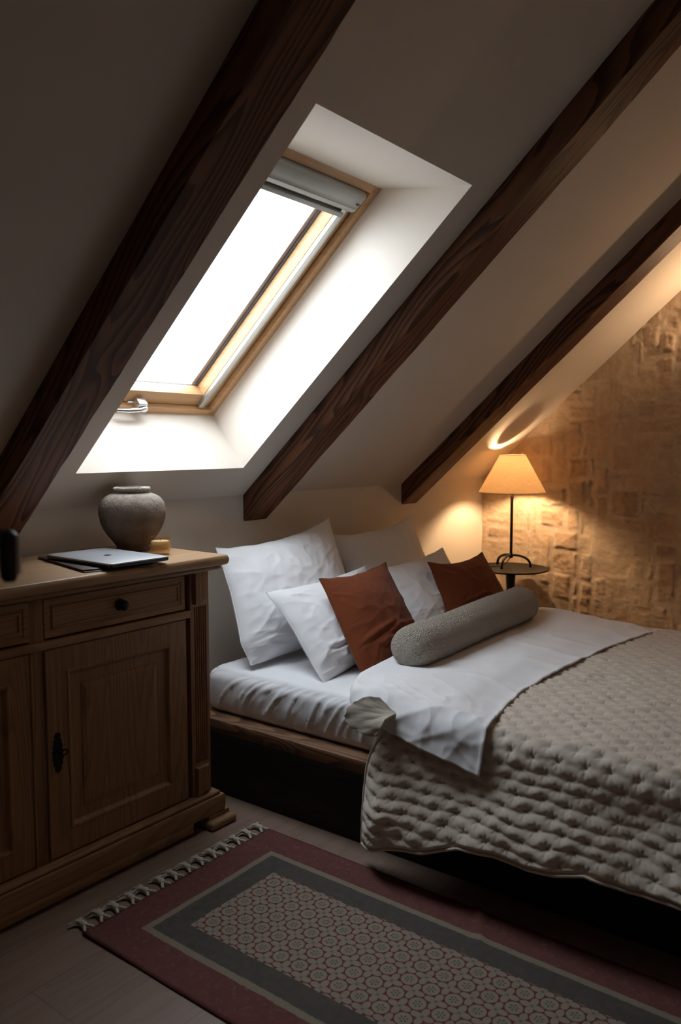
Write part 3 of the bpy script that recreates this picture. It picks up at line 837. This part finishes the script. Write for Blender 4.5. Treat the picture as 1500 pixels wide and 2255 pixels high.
# mattress with fitted sheet
def rounded_block(lo, hi, r, step):
    lo, hi = np.array(lo), np.array(hi)
    c = (lo+hi)/2; h = (hi-lo)/2; Vs = []; Fs = []; off = 0
    for ax in range(3):
        for sg in (-1, 1):
            u, v = [a for a in range(3) if a != ax]
            nu = max(2, int(2*h[u]/step)+1); nv = max(2, int(2*h[v]/step)+1)
            U, W_ = np.meshgrid(np.linspace(-h[u], h[u], nu), np.linspace(-h[v], h[v], nv), indexing='ij')
            P = np.zeros((nu, nv, 3)); P[..., u] = U; P[..., v] = W_; P[..., ax] = sg*h[ax]
            inner = np.clip(P, -(h-r), h-r); d = P-inner
            L = np.linalg.norm(d, axis=2, keepdims=True); P = inner+d/np.maximum(L, 1e-9)*r
            N = d/np.maximum(L, 1e-9)
            Vs.append(np.concatenate([P.reshape(-1, 3)+c, N.reshape(-1, 3)], 1))
            fl_ = (sg > 0) != (ax == 1)
            Fs.append(grid_faces(nu, nv, off, not fl_)); off += nu*nv
    A = np.concatenate(Vs); F = np.concatenate(Fs)
    # weld
    key = np.round(A[:, :3]/1e-5).astype(np.int64)
    _, idx, inv = np.unique(key, axis=0, return_index=True, return_inverse=True)
    inv = inv.ravel()
    return A[idx, :3], A[idx, 3:], inv[F]
MX0, MX1, MY0, MY1, MZ0, MZ1 = .060, 1.645, -2.18, -.175, .2865, .468
V, N, F = rounded_block((MX0, MY0, MZ0), (MX1, MY1, MZ1), .045, .0078)
sidew = sstep(.25, .75, np.abs(N[:, 0])+np.abs(N[:, 1]))
q = V[:, 1]+V[:, 0]                      # run around the side
t_ = (V[:, 2]-MZ0)/(MZ1-MZ0)
slant = q*17+(t_*t_*1.7)+.3*perlin(q*3, t_, 14)
wr = ridge(slant, t_*.8+3.1, 5, 4.5)*.0075+ridge(slant*1.8+1.7, t_*.9, 12, 3.0)*.0022+.0020*fbm(q*7, t_*1.5, 13, 2)
wr *= sstep(0, .25, t_)*(1-.55*sstep(.75, 1.0, t_))
topw = sstep(.6, .95, N[:, 2])
ft = .0022*fbm(V[:, 0]*5, V[:, 1]*5, 31, 3)+.0030*ridge(V[:, 0]*3+V[:, 1]*2, V[:, 1]*5, 33, 3)
belly = .010*np.sin(np.pi*np.clip(t_, 0, 1))
disp = sidew*(wr+belly-.006)+topw*ft
zz = t_ > .02
V = V+N*disp[:, None]*zz[:, None]
Vw = V @ np.array(MB_)[:3, :3].T + np.array(MB_)[:3, 3]
mt = link('mattress', Vw, F, M_SHEET, None)
tag(mt, 'mattress in a wrinkled white fitted sheet lying on the wooden bed', 'mattress')

# ------------------------------------------------------------------ quilt
def drape(xe, zt, r, c):
    """profile across the bed: c = arc length from the start of the flat top (negative = over the edge).
       returns x, z, nx, nz"""
    Lq = r*pi/2
    x = np.where(c >= 0, xe+r+c, np.where(c > -Lq, xe+r-r*np.sin(np.clip(-c/r, 0, pi/2)), xe))
    z = np.where(c >= 0, zt, np.where(c > -Lq, zt-r+r*np.cos(np.clip(-c/r, 0, pi/2)), zt-r-(-c-Lq)))
    a = np.clip(-c/r, 0, pi/2)
    return x, z, -np.sin(a), np.cos(a)
XE = 2.066; RQ = .06; LQ = RQ*pi/2; ZQ = .500
def xe_line(y): return XE - (y-1.45)*.020            # the bed runs slightly askew
def puff(c, y):
    """tufted surface: rows along the bed, staggered tufts"""
    py_, pc = .070, .0345
    hang_ = sstep(.0, .25, -c); amp_ = .85+.45*perlin(c*9, y*7, 66)
    c = c + (.004+.006*hang_)*perlin(c*9, y*9, 61) ; y = y + .010*perlin(c*8, y*8, 62)
    row = c/pc; ir = np.floor(row); fr = row-ir
    line = np.abs(np.sin(np.pi*row))
    # nearest tuft among the two neighbouring rows
    best = np.full_like(c, 9.)
    bang = np.zeros_like(c)
    for k in (0, 1):
        rr = ir+k; off = np.where(np.mod(rr, 2) == 0, 0, .5)
        yc = (np.round(y/py_-off)+off)*py_
        dy = y-yc; dc = c-rr*pc
        d = np.sqrt(dy*dy*.72+dc*dc)
        bang = np.where(d < best, np.arctan2(dc, dy), bang)
        best = np.minimum(best, d)
    tuft = 1-np.exp(-(best/.0115)**.85); deep = 1+.30*hang_
    pleat = np.cos(bang*6+3*perlin(c*20, y*20, 64))*np.exp(-((best-.009)/.007)**2)*.0013
    crease = hang_*np.clip(.2+.9*perlin(c*3+9, y*4, 67), 0, 1)
    return (.0030*line**.7 + .0130*tuft*amp_)*deep + .0032*crease*line**.6 + pleat*1.5 + .0030*fbm(c*14, y*14, 63, 3)
# left hem and head edge: real outlines of the hanging part
hem_y = [2.2, 1.475, 1.40, 1.35, 1.28, 1.21, 1.15, 1.095, .99, .89, .80, .73, .61, .50, .30, .10]
hem_z = [.064, .064, .084, .102, .120, .135, .160, .183, .196, .190, .200, .218, .212, .222, .227, .225]
def build_quilt():
    ycut = [(0.0, 1.42)]
    n = 440; m = 330
    yv = np.linspace(0, 1, m)
    # c from hem (left) to past the right edge
    cw = 1.585-.02
    out = np.zeros((n, m, 3))
    u = np.linspace(0, 1, n)
    Yend = .30
    for j in range(m):
        y_nom = 1.470-(1.470-Yend)*yv[j]
        drop = (ZQ-RQ)-np.interp(-y_nom, -np.array(hem_y), hem_z)
        c0 = -(LQ+drop)
        c1 = cw+LQ+.20
        # denser on the left part
        cc = c0+(c1-c0)*(u**1.25)
        out[:, j, 0] = cc; out[:, j, 1] = y_nom; out[:, j, 2] = u
    cc, yy = out[..., 0].copy(), out[..., 1].copy()
    # head edge runs back as it hangs: y shift by depth
    hang = np.clip(-cc/.42, 0, 1)
    edge = sstep(1.27, 1.47, yy)
    yy2 = yy - edge*(.075*np.exp(-((cc+.05)/.10)**2)) - edge*.03*sstep(-.30, -.44, cc)*0
    yy2 = np.where(cc > .03, yy2, yy2)
    xe = xe_line(yy2)-.012
    ztop = ZQ + .004*fbm(cc*2.2, yy2*2.2, 90, 2)
    # left part
    x, z, nx, nz = drape(xe, ztop, RQ, cc)
    # right edge
    over = cc-cw
    xr = xe+RQ+cw
    a = np.clip(over/RQ, 0, pi/2)
    x = np.where(over > 0, xr+RQ*np.sin(a), x); z = np.where(over > 0, ztop-RQ+RQ*np.cos(a)-np.clip(over-LQ, 0, 1), z)
    nx = np.where(over > 0, np.sin(a), nx); nz = np.where(over > 0, np.cos(a), nz)
    # hanging part billows
    hg = sstep(0.04, .34, -cc)
    bill = hg*(.020+.085*np.clip(-cc/.4,0,1)+.020*perlin(yy2*3.1, cc*1.2+4, 71)+.012*perlin(yy2*7.0, cc*2.2, 72)) + sstep(.25, .45, -cc)*.012*np.sin(yy2*17+1)
    bill *= sstep(1.52, 1.36, yy2)*.9+.1
    x = x - bill
    pf_ = puff(cc, yy2)
    border = np.minimum(np.minimum((1.47-yy)/.022, (cc-cc[0:1])/.018), 1); border = np.clip(border, 0, 1)
    pf_ = pf_*(.25+.75*sstep(.2, 1, border)) + .002
    P = np.stack([x+nx*pf_, yy2, z+nz*pf_], -1)
    # corner at the head edge swings a little
    o = sheet('quilt', P, .008, M_QUILT, None, flip=True)
    tag(o, 'taupe tufted quilt covering the foot half of the bed and hanging to the left', 'quilt')
    # stitched binding along the head edge and the hem
    bbn = B()
    pts = [Vector(P[0, j])+Vector((-.001, 0, 0)) for j in range(0, m, 4)]
    head = [Vector(P[i, 0]) for i in range(0, 190, 4)]
    bbn.tube(head[::-1]+pts, .0045, 8); bbn.obj('binding', M_QUILT, o)
    return P
QP = build_quilt()

# ------------------------------------------------------------------ white duvet folded back over the quilt
ZD = .533
def fold_y(x):  return np.interp(x, [2.0, 2.12, 2.25, 2.5, 3.0, 3.4, 3.6, 3.75], [1.50, 1.60, 1.665, 1.70, 1.70, 1.68, 1.66, 1.62])
def edge_y(x):  return np.interp(x, [1.98, 2.03, 2.10, 2.25, 2.45, 2.80, 3.2, 3.55, 3.75], [1.055, 1.055, 1.065, 1.10, 1.135, 1.130, 1.11, 1.055, 1.02])
def build_duvet():
    n, m = 300, 190
    cw = 1.53
    u = np.linspace(0, 1, n)[:, None]; v = np.linspace(0, 1, m)[None, :]
    # v: 0..0.22 underside and nose of the fold, 0.22..1 top towards the loose edge
    # nominal across coordinate
    # hang grows from the fold (small) to the loose corner
    drop = .008+.060*sstep(0, .9, v)
    c = -(LQ+drop)+(cw+LQ+drop+LQ+.03)*u
    xe = 2.042+0*v
    xn = np.clip(xe+RQ+c, 2.0, 3.8)
    yf, ye = fold_y(xn), edge_y(xn)
    rn = .026+.006*perlin(xn*3, v*0, 7)
    k0 = .16
    # path across v
    tn = np.clip(v/k0, 0, 1)
    ang = pi*(1-tn)                                     # pi (under) -> 0 (top)
    yy = np.where(v < k0, yf-rn+rn*np.sin(ang), (yf-rn)+(ye-(yf-rn))*((v-k0)/(1-k0)))
    dz = np.where(v < k0, -rn+rn*np.cos(ang), 0.0)
    # top height: swells near the bump at the far right, sinks to the loose edge
    s = np.clip((v-k0)/(1-k0), 0, 1)
    zt = ZD - .005*sstep(.75, 1, s) - .005*sstep(.93, 1, s) + .030*np.exp(-((xn-3.58)/.13)**2-((yy-1.50)/.16)**2) + .004*np.exp(-((xn-2.4)/.3)**2)
    zt = zt + .012*np.exp(-((xn-2.25)/.18)**2-((yy-1.45)/.15)**2)
    cq = xn-(xe_line(yy)-.012)-RQ
    zq = ZQ+.0190+.003*perlin(cq*6, yy*6, 114)
    zt = zt+(zq-zt)*sstep(.72, .99, s)*(v >= k0)
    x, z, nx, nz = drape(xe, zt, RQ, c)
    over = c-cw
    a = np.clip(over/RQ, 0, pi/2)
    x = np.where(over > 0, xe+RQ+cw+RQ*np.sin(a), x); z = np.where(over > 0, zt-RQ+RQ*np.cos(a)-np.clip(over-LQ, 0, 1), z)
    nx = np.where(over > 0, np.sin(a), nx); nz = np.where(over > 0, np.cos(a), nz)
    # wrinkles
    wr = .0035*fbm(xn*4.5, yy*5.5, 101, 3)
    wr = wr + .0045*ridge(xn*3.2+yy*1.2, yy*2.6-xn*1.1, 103, 3)
    left = np.exp(-((c+.02)/.16)**2)
    wr = wr + left*(.0065*ridge(yy*5+c*5.5, c*5+2, 105, 2.2) + .0035*ridge(yy*9-c*9, c*9+yy*3, 107, 2.0) + .004*fbm(yy*9, c*9, 108, 3))
    edge = sstep(.80, 1, s)
    wr = wr + edge*.0035*perlin(xn*14, yy*6, 109)
    # hem bead
    wr = wr + .0015*np.exp(-((s-.985)/.012)**2)
    fl_ = np.where(v < k0, np.cos(ang), 1.0)
    # flare of hanging edge
    flare = sstep(.02, .17, -c)*(.005+.008*perlin(yy*5, c*3, 111))
    hg = sstep(0.04, .34, -c)
    flare = flare+hg*(.026+.085*np.clip(-c/.4, 0, 1))*(sstep(1.52, 1.36, yy)*.9+.1)+.004*sstep(.02, .1, -c)
    P = np.stack([x+nx*wr-flare, yy+(1-np.abs(fl_))*wr, z+dz+nz*wr*fl_], -1)
    return P
DP = build_duvet()
duv = sheet('duvet', DP, .006, M_DUVET, None, flip=True)
tag(duv, 'white duvet turned back over the quilt below the pillows', 'duvet')
# thickness of the turned-back cover along its loose left side: folded quilt end showing its beige lining
def build_tip():
    n, m = 50, 90
    u = np.linspace(0, 1, n)[:, None]; v = np.linspace(0, 1, m)[None, :]
    # flap of the quilt lining: outline from its upper rim around the scalloped end to its lower rim
    oy = [1.425, 1.455, 1.478, 1.505, 1.527, 1.540, 1.538, 1.525, 1.500, 1.465, 1.430, 1.400]
    oz = [.540, .542, .535, .522, .503, .480, .460, .446, .437, .433, .432, .436]
    k = np.linspace(0, 1, len(oy))
    ry = np.interp(v, k, oy); rz = np.interp(v, k, oz)
    sc = 1-.045*np.abs(np.sin(v*pi*10))*sstep(.12, .3, v)*sstep(.97, .8, v)
    hy, hz = 1.365, .497
    yy = hy+(ry-hy)*u*sc; zz = hz+(rz-hz)*u*sc
    fold = .0014*np.sin(v*pi*10)*u**2+.0025*perlin(v*7, u*2.5, 9)
    xx = 2.044-.052*v-.012*np.sin(u*pi*.55)*np.sin(v*pi)-fold
    return np.stack([xx+0*yy, yy, zz], -1)
TP = build_tip()
tip = sheet('folded_corner', TP, .006, M_QUILTB, duv, flip=True)

# ------------------------------------------------------------------ pillows
def pillow(name, label, cat, TL, TR, BR, BL, T, mat, group=None, seed=0, pinch=.07, wr=.006, n=140, ear=.0, sag=.25, seam=True, squash=.10, top=None):
    TL, TR, BR, BL = [np.array(p, float) for p in (TL, TR, BR, BL)]
    u = np.linspace(-1, 1, n)[:, None]+0*np.linspace(-1, 1, n)[None, :]; v = u.T.copy()
    # concentrate samples near the rim
    u = np.sin(u*pi/2*.92)/math.sin(pi/2*.92); v = np.sin(v*pi/2*.92)/math.sin(pi/2*.92)
    rnd = random.Random(seed)
    pk = [pinch*rnd.uniform(.8, 1.2) for _ in range(4)]
    if top is not None: pk[2] = top
    su = np.where(u > 0, pk[0], pk[1]); sv = np.where(v > 0, pk[2], pk[3])
    uu = u*(1-su*(1-np.abs(v)**2.0))*(1-squash*sstep(-.55, -1.05, v)); vv = v*(1-sv*(1-np.abs(u)**2.0)*np.abs(v)) + .5*squash*np.abs(u)**3*sstep(-.4, -1, v)
    uu = uu+.012*perlin(v*3+seed, u*2, seed)*(np.abs(u) > .5)*np.abs(u)**4; vv = vv+.02*perlin(u*3+seed, v*2, seed+1)*np.abs(v)**4
    # one ear (top right) stands up higher
    vv = vv+ear*np.exp(-((u-1)/.5)**2-((v-1)/.35)**2)
    a = (uu+1)/2; b_ = (vv+1)/2
    P = (TL*(1-a)[..., None]+TR*a[..., None])*b_[..., None]+(BL*(1-a)[..., None]+BR*a[..., None])*(1-b_)[..., None]
    ex = (TR-TL)+(BR-BL); ey = (TL-BL)+(TR-BR)
    nrm = np.cross(ex, ey); nrm /= np.linalg.norm(nrm)
    if nrm[1] > 0: nrm = -nrm
    prof = ((1-np.abs(u)**2.2)*(1-np.abs(v)**2.2))**.62
    prof = prof*(1-sag*.5*v)
    t = T/2*prof
    rimf = (1-np.maximum(np.abs(u), np.abs(v))**6)
    W_ = float(np.linalg.norm(ex)/2); H_ = float(np.linalg.norm(ey)/2)
    X = u*W_/2; Y = v*H_/2
    w1 = ridge(X*5.5+Y*1.5+seed, Y*9-X*1.0, 200+seed, 2.4)*sstep(.55, -.9, v)*1.5
    rad = np.arctan2(v, u)
    w2 = (ridge(rad*2.6+seed, (u*u+v*v)*.35+seed, 220+seed, 2.2))*sstep(.55, 1.15, np.sqrt(u*u+v*v))*.75
    w3 = fbm(X*7, Y*7, 240+seed, 3)*.45
    w4 = ridge(X*10-Y*5, Y*10+X*3+seed, 260+seed, 2.6)*.40
    w5 = ridge(X*2.5, Y*16+X*2+seed*3, 270+seed, 2.4)*sstep(-.35, -.85, v)*1.0
    cr = 0; wr = wr*.95
    for k in range(5):
        v0 = rnd.uniform(-.92, -.35); u0 = rnd.uniform(-.9, .5); ln = rnd.uniform(.35, .9); tl = rnd.uniform(-.25, .25)
        line = v-(v0+tl*(u-u0)+.05*perlin(u*3+seed, u*0, 280+k))
        env = np.exp(-((u-u0-ln*.5)/(ln*.55))**4)
        cr = cr + env*(.9*np.exp(-(line/.055)**2)-1.0*np.exp(-((line+.075)/.040)**2))
    wf = wr*(w1*.5+w2+w3*1.3+w4*.7+w5*.5+cr*.9-.5)*rimf
    wf = wf-.0012*np.exp(-((u+.70+.01*v)/.012)**2)*rimf*(mat is M_SHEET)
    front = P+nrm*(t+wf)[..., None]
    back = P-nrm*(t*.8+.3*wf)[..., None]
    if seam:
        # flat flange edge
        pass
    V = np.concatenate([front.reshape(-1, 3), back.reshape(-1, 3)])
    fl_ = np.dot(np.cross(front[1, 0]-front[0, 0], front[0, 1]-front[0, 0]), nrm) < 0
    fl_ = float(np.dot(np.cross(front[n//2+1, n//2]-front[n//2, n//2], front[n//2, n//2+1]-front[n//2, n//2]), nrm)) < 0
    F = np.concatenate([grid_faces(n, n, 0, not fl_), grid_faces(n, n, n*n, fl_)])
    # weld the rims
    idx = np.arange(2*n*n)
    ij = np.zeros((n, n), bool); ij[0, :] = ij[-1, :] = ij[:, 0] = ij[:, -1] = True
    rim = np.flatnonzero(ij.ravel())
    mid = (V[rim]+V[rim+n*n])/2; V[rim] = mid; idx[rim+n*n] = rim
    F = idx[F]
    keep = np.unique(F); remap = -np.ones(len(V), int); remap[keep] = np.arange(len(keep))
    o = link(name, V[keep], remap[F], mat, None)
    tag(o, label, cat, group)
    # piped seam around the rim
    per = [(0, j) for j in range(0, n-1, 2)]+[(i, n-1) for i in range(0, n-1, 2)]+[(n-1, j) for j in range(n-1, 0, -2)]+[(i, 0) for i in range(n-1, 0, -2)]
    pts = [Vector((front[i, j]+back[i, j])/2) for i, j in per]; pts.append(pts[0])
    B().tube(pts, .0022, 6, False).obj('seam', mat, o)
    return o
G1, G2, G3 = 'large white pillows leaning at the wall', 'small white pillows in the middle row', 'rust cushions in front of the pillows'
pillow('pillow', 'large white pillow nearest the sideboard, leaning at the low wall', 'pillow', (2.275, 2.41, .915), (3.015, 2.41, .985), (2.93, 2.14, .485), (2.150, 2.13, .480), .26, M_SHEET, G1, 11, .06, .011, top=.15, ear=.0)
pillow('pillow', 'large white pillow at the back, nearest the stone wall', 'pillow', (3.03, 2.43, .90), (3.775, 2.43, .945), (3.70, 2.17, .485), (3.00, 2.17, .485), .20, M_SHEET, G1, 12, .08, .009, top=.16, ear=.0)
pillow('pillow', 'smaller white pillow tucked behind the left rust cushion', 'pillow', (2.272, 2.13, .765), (2.925, 2.13, .790), (2.83, 1.86, .482), (2.232, 1.815, .462), .21, M_SHEET, G2, 13, .07, .011, squash=.05, top=.10)
pillow('pillow', 'smaller white pillow between the two rust cushions', 'pillow', (3.00, 2.14, .765), (3.63, 2.14, .800), (3.54, 1.86, .482), (2.90, 1.86, .482), .19, M_SHEET, G2, 14, .07, .010, squash=.05, top=.12)
pillow('cushion', 'rust brown cushion standing left, its lower corner pointing to the mattress edge', 'cushion', (2.410, 1.975, .815), (2.868, 1.975, .826), (2.80, 1.74, .495), (2.322, 1.682, .462), .18, M_RUST, G3, 15, .06, .009, squash=.03, top=.10, ear=.0)
pillow('cushion', 'rust brown cushion behind the far end of the bolster', 'cushion', (3.215, 1.975, .787), (3.755, 1.975, .778), (3.72, 1.79, .50), (3.13, 1.79, .50), .18, M_RUST, G3, 17, .06, .007, squash=.03, top=.20, ear=.0)

# ------------------------------------------------------------------ bolster
def build_bolster():
    A = np.array([2.395, 1.570, .592]); Bp = np.array([3.470, 1.592, .606]); r = .083
    ax = Bp-A; L = np.linalg.norm(ax); ax /= L
    n, m = 150, 84
    up = np.array([0, 0, 1.]); side = np.cross(ax, up); side /= np.linalg.norm(side); up = np.cross(side, ax)
    V = []
    for i in range(n):
        t = i/(n-1)
        if t < .14: a = t/.14*pi/2; s_ = r*.85*(1-math.cos(a)); rr = r*math.sin(a)**.72
        elif t > .86: a = (1-t)/.14*pi/2; s_ = L-r*.85*(1-math.cos(a)); rr = r*math.sin(a)**.72
        else: s_ = r*.85+(L-1.7*r)*(t-.14)/.72; rr = r
        for k in range(m):
            th = 2*pi*k/m
            q = A+ax*s_+(side*math.cos(th)*1.03+up*math.sin(th)*(1.0 if math.sin(th) > 0 else .93))*max(rr, .0004)*(1+.018*float(np.sin(s_*9+th)))
            V.append(q)
    V = np.array(V)
    F = []
    for i in range(n-1):
        for k in range(m): F.append([i*m+k, i*m+(k+1) % m, (i+1)*m+(k+1) % m, (i+1)*m+k])
    F.append(list(range(m))[::-1]); F.append([(n-1)*m+k for k in range(m)])
    rel = V-(A+ax*((V-A)@ax)[:, None]); ln_ = np.linalg.norm(rel, axis=1)[:, None]+1e-6
    th = np.arctan2(rel@up, rel@side); s_ = (V-A)@ax
    V = V+rel/ln_*(.0022*fbm(s_*6, th*1.2, 300, 3)+.0010*perlin(s_*170, th*15, 305))[:, None]
    o = link('bolster', V, F, M_BOUCLE, None)
    tag(o, 'long rounded taupe boucle bolster lying across the bed', 'bolster cushion')
build_bolster()

# ================================================================== SIDE TABLE AND LAMP
TX, TY, TT = 4.535, 2.187, .580
tb = thing('side_table', 'round black metal side table in the corner by the stone wall', 'side table', (TX, TY, 0))
bb = B(); bb.lathe((TX, TY, 0), [(.001, TT-.010), (.222, TT-.010), (.228, TT-.008), (.2295, TT-.003), (.2285, TT), (.222, TT-.0012), (.001, TT-.0012)], 96); bb.obj('table_top', M_TABLE, tb)
bb = B(); bb.lathe((TX, TY, 0), [(.030, .02), (.022, .10), (.018, .25), (.021, .40), (.028, .50), (.033, TT-.010)], 32); bb.obj('stem', M_IRON, tb)
bb = B(); bb.lathe((TX, TY, 0), [(.15, 0), (.15, .008), (.13, .016), (.05, .024), (.028, .03)], 64); bb.obj('foot', M_IRON, tb)
lp = thing('table_lamp', 'lit table lamp with linen cone shade on black iron tripod stand', 'lamp', (TX, TY, TT))
az = [math.radians(a) for a in (-62, 70, 178)]
for a in az:
    pts = []
    for k in range(15):
        t = k/14
        # arch: from the hub out and down
        rr = .118*(1-math.cos(t*pi/2)) if False else .012+.106*math.sin(t*pi/2)**1.0
        z = .074*math.cos(t*pi/2)**.75 if t < 1 else 0
        pts.append((TX+rr*math.cos(a), TY+rr*math.sin(a), TT+.006+z))
    bb = B(); bb.tube(pts, [.0075]*13+[.008, .010], 12); bb.obj('leg', M_IRON, lp)
bb = B(); bb.tube([(TX, TY, TT+.066), (TX, TY, 1.20)], .0088, 16); bb.lathe((TX, TY, 0), [(.001, TT+.058), (.010, TT+.062), (.0135, TT+.070), (.0135, TT+.082), (.0095, TT+.090)], 20)
bb.lathe((TX, TY, 0), [(.009, 1.008), (.0115, 1.010), (.0115, 1.014), (.009, 1.016), (.0115, 1.018), (.0115, 1.023), (.009, 1.025)], 20); bb.obj('pole', M_IRON, lp)
bb = B(); bb.tube([(TX-.004, TY+.004, TT+.060), (TX-.03, TY+.02, TT+.028), (TX-.06, TY+.05, TT+.012), (TX-.10, TY+.12, TT+.004), (TX-.10, TY+.20, TT+.0035), (TX-.10, TY+.26, TT-.02), (TX-.10, TY+.30, TT-.2), (TX-.06, TY+.325, .1), (TX-.02, TY+.33, .01)], .003, 8); bb.obj('cord', M_BLACK, lp)
# shade: thin double-walled cone
ZS0, ZS1, RS0, RS1 = 1.046, 1.276, .203, .076
bb = B(); V = []; n = 96; F = []
for r, z in ((RS0, ZS0), (RS1, ZS1), (RS1-.0015, ZS1), (RS0-.0015, ZS0)):
    for k in range(n): a = 2*pi*k/n; V.append((TX+r*math.cos(a), TY+r*math.sin(a), z))
for i in range(4):
    for k in range(n): F.append([i*n+k, i*n+(k+1) % n, ((i+1) % 4)*n+(k+1) % n, ((i+1) % 4)*n+k])
shd = bb.add(V, F).obj('lamp_shade', M_SHADE, lp, True, 50)
for z, r in ((ZS0+.001, RS0), (ZS1-.001, RS1)):
    B().tube([(TX+(r+.0003)*math.cos(a*pi/32), TY+(r+.0003)*math.sin(a*pi/32), z) for a in range(65)], .0022, 6, False).obj('shade_trim', M_SHADE, shd)
bb = B()
for k in range(3):
    a = 2*pi*k/3; bb.tube([(TX, TY, 1.262), (TX+(RS1-.002)*math.cos(a), TY+(RS1-.002)*math.sin(a), ZS1-.004)], .0014, 6)
bb.lathe((TX, TY, 0), [(.001, 1.2705), (.058, 1.2705), (.058, 1.2725), (.001, 1.2725)], 40)  # unseen disc added to block the bulb, leaving a ring of light above
bb.obj('shade_spider_light_stop', M_IRON, lp)
bb = B(); bb.lathe((TX, TY, 1.165), [(.012, -.03), (.014, 0), (.024, .022), (.029, .042), (.024, .062), (.001, .071)], 24); bulb = bb.obj('bulb', M_BULB, lp)
# a second lamp of the room, just outside the frame on the stone wall
sc = thing('wall_lamp', 'small black iron wall lamp mounted on the stone wall', 'wall lamp', (XS-.01, .86, 1.86))
bb = B(); bb.lathe((XS-.012, .86, 1.86), [(.045, 0), (.045, .012), (.02, .016)], 32, Matrix.Rotation(-pi/2, 4, 'Y')); bb.obj('wall_plate', M_IRON, sc)
bb = B(); bb.tube([(XS-.02, .86, 1.86), (XS-.09, .86, 1.86), (XS-.12, .86, 1.89)], .006, 10); bb.obj('arm', M_IRON, sc)
bb = B(); bb.lathe((XS-.12, .86, 1.89), [(.02, 0), (.022, .03), (.05, .09), (.048, .09), (.019, .031), (.001, .02)], 32); bb.obj('shade', M_IRON, sc)
wl = bpy.data.lights.new('wall_lamp_light', 'POINT'); wl.energy = 13; wl.color = (1, .66, .38); wl.shadow_soft_size = .02
wlo = bpy.data.objects.new('wall_lamp_light', wl); COL.objects.link(wlo); wlo.location = (XS-.12, .86, 2.0)

# ================================================================== RUG
RZR = math.radians(.6)
RP = (1.226, 1.846, 0.0)
rug = thing('rug', 'faded red and grey patterned rug with cream fringe beside the bed', 'rug', RP, RZR)
MR = MW[rug.name]
n, m = 60, 150
U, Vv_ = np.meshgrid(np.linspace(0, RUG_W, n), np.linspace(0, -RUG_L, m), indexing='ij')
hgt = .0055+.0012*fbm(U*4, Vv_*4, 400, 2)
dcr = (Vv_+.845)-(U-.70)*.55
hgt = hgt+.009*np.exp(-(dcr/.014)**2)*sstep(.50, .74, U)
hgt = hgt+.004*sstep(.06, 0, U)*sstep(-.3, 0, Vv_)
U2 = U+.0015*perlin(Vv_*7, U*3, 402)
P = np.stack([U2, Vv_, hgt], -1).reshape(-1, 3) @ np.array(MR)[:3, :3].T + np.array(MR)[:3, 3]
P = P.reshape(n, m, 3)
sheet('rug_body', P, .005, M_RUG, rug, flip=True)
rnd = random.Random(5)
for k in range(14):
    x = .022+k*(RUG_W-.044)/13
    bb = B()
    ang0 = rnd.uniform(-.35, .15)
    def W(a, b_, z): return MR @ Vector((a, b_, z))
    # two strands into the knot, knot, then the splayed ends
    kx, ky = x+.014*math.sin(ang0), .026
    for sgn in (-1, 1):
        bb.tube([W(x+sgn*.015, -.003, .006), W(x+sgn*.008+.3*(kx-x), .010, .009), W(kx, ky-.006, .011)], [.0045, .0048, .0055], 8)
    bb.tube([W(kx-.001, ky-.012, .009), W(kx, ky-.004, .011), W(kx+.001, ky+.006, .010), W(kx+.002, ky+.012, .009)], [.0075, .0098, .0088, .0065], 10)
    for j in range(13):
        a = ang0+(j-6)*.13+rnd.uniform(-.08, .08); L_ = rnd.uniform(.028, .040)
        z0 = .004+.004*(j % 3)
        bb.tube([W(kx+.3*math.sin(a)*.01, ky+.008, z0+.002), W(kx+math.sin(a)*L_*.5, ky+.008+math.cos(a)*L_*.5, z0+.0035), W(kx+math.sin(a*1.25)*L_, ky+.008+math.cos(a*1.25)*L_, .003+.002*(j % 2))], [.0030, .0032, .0018], 6)
    bb.obj('tassel', M_FRINGE, rug)
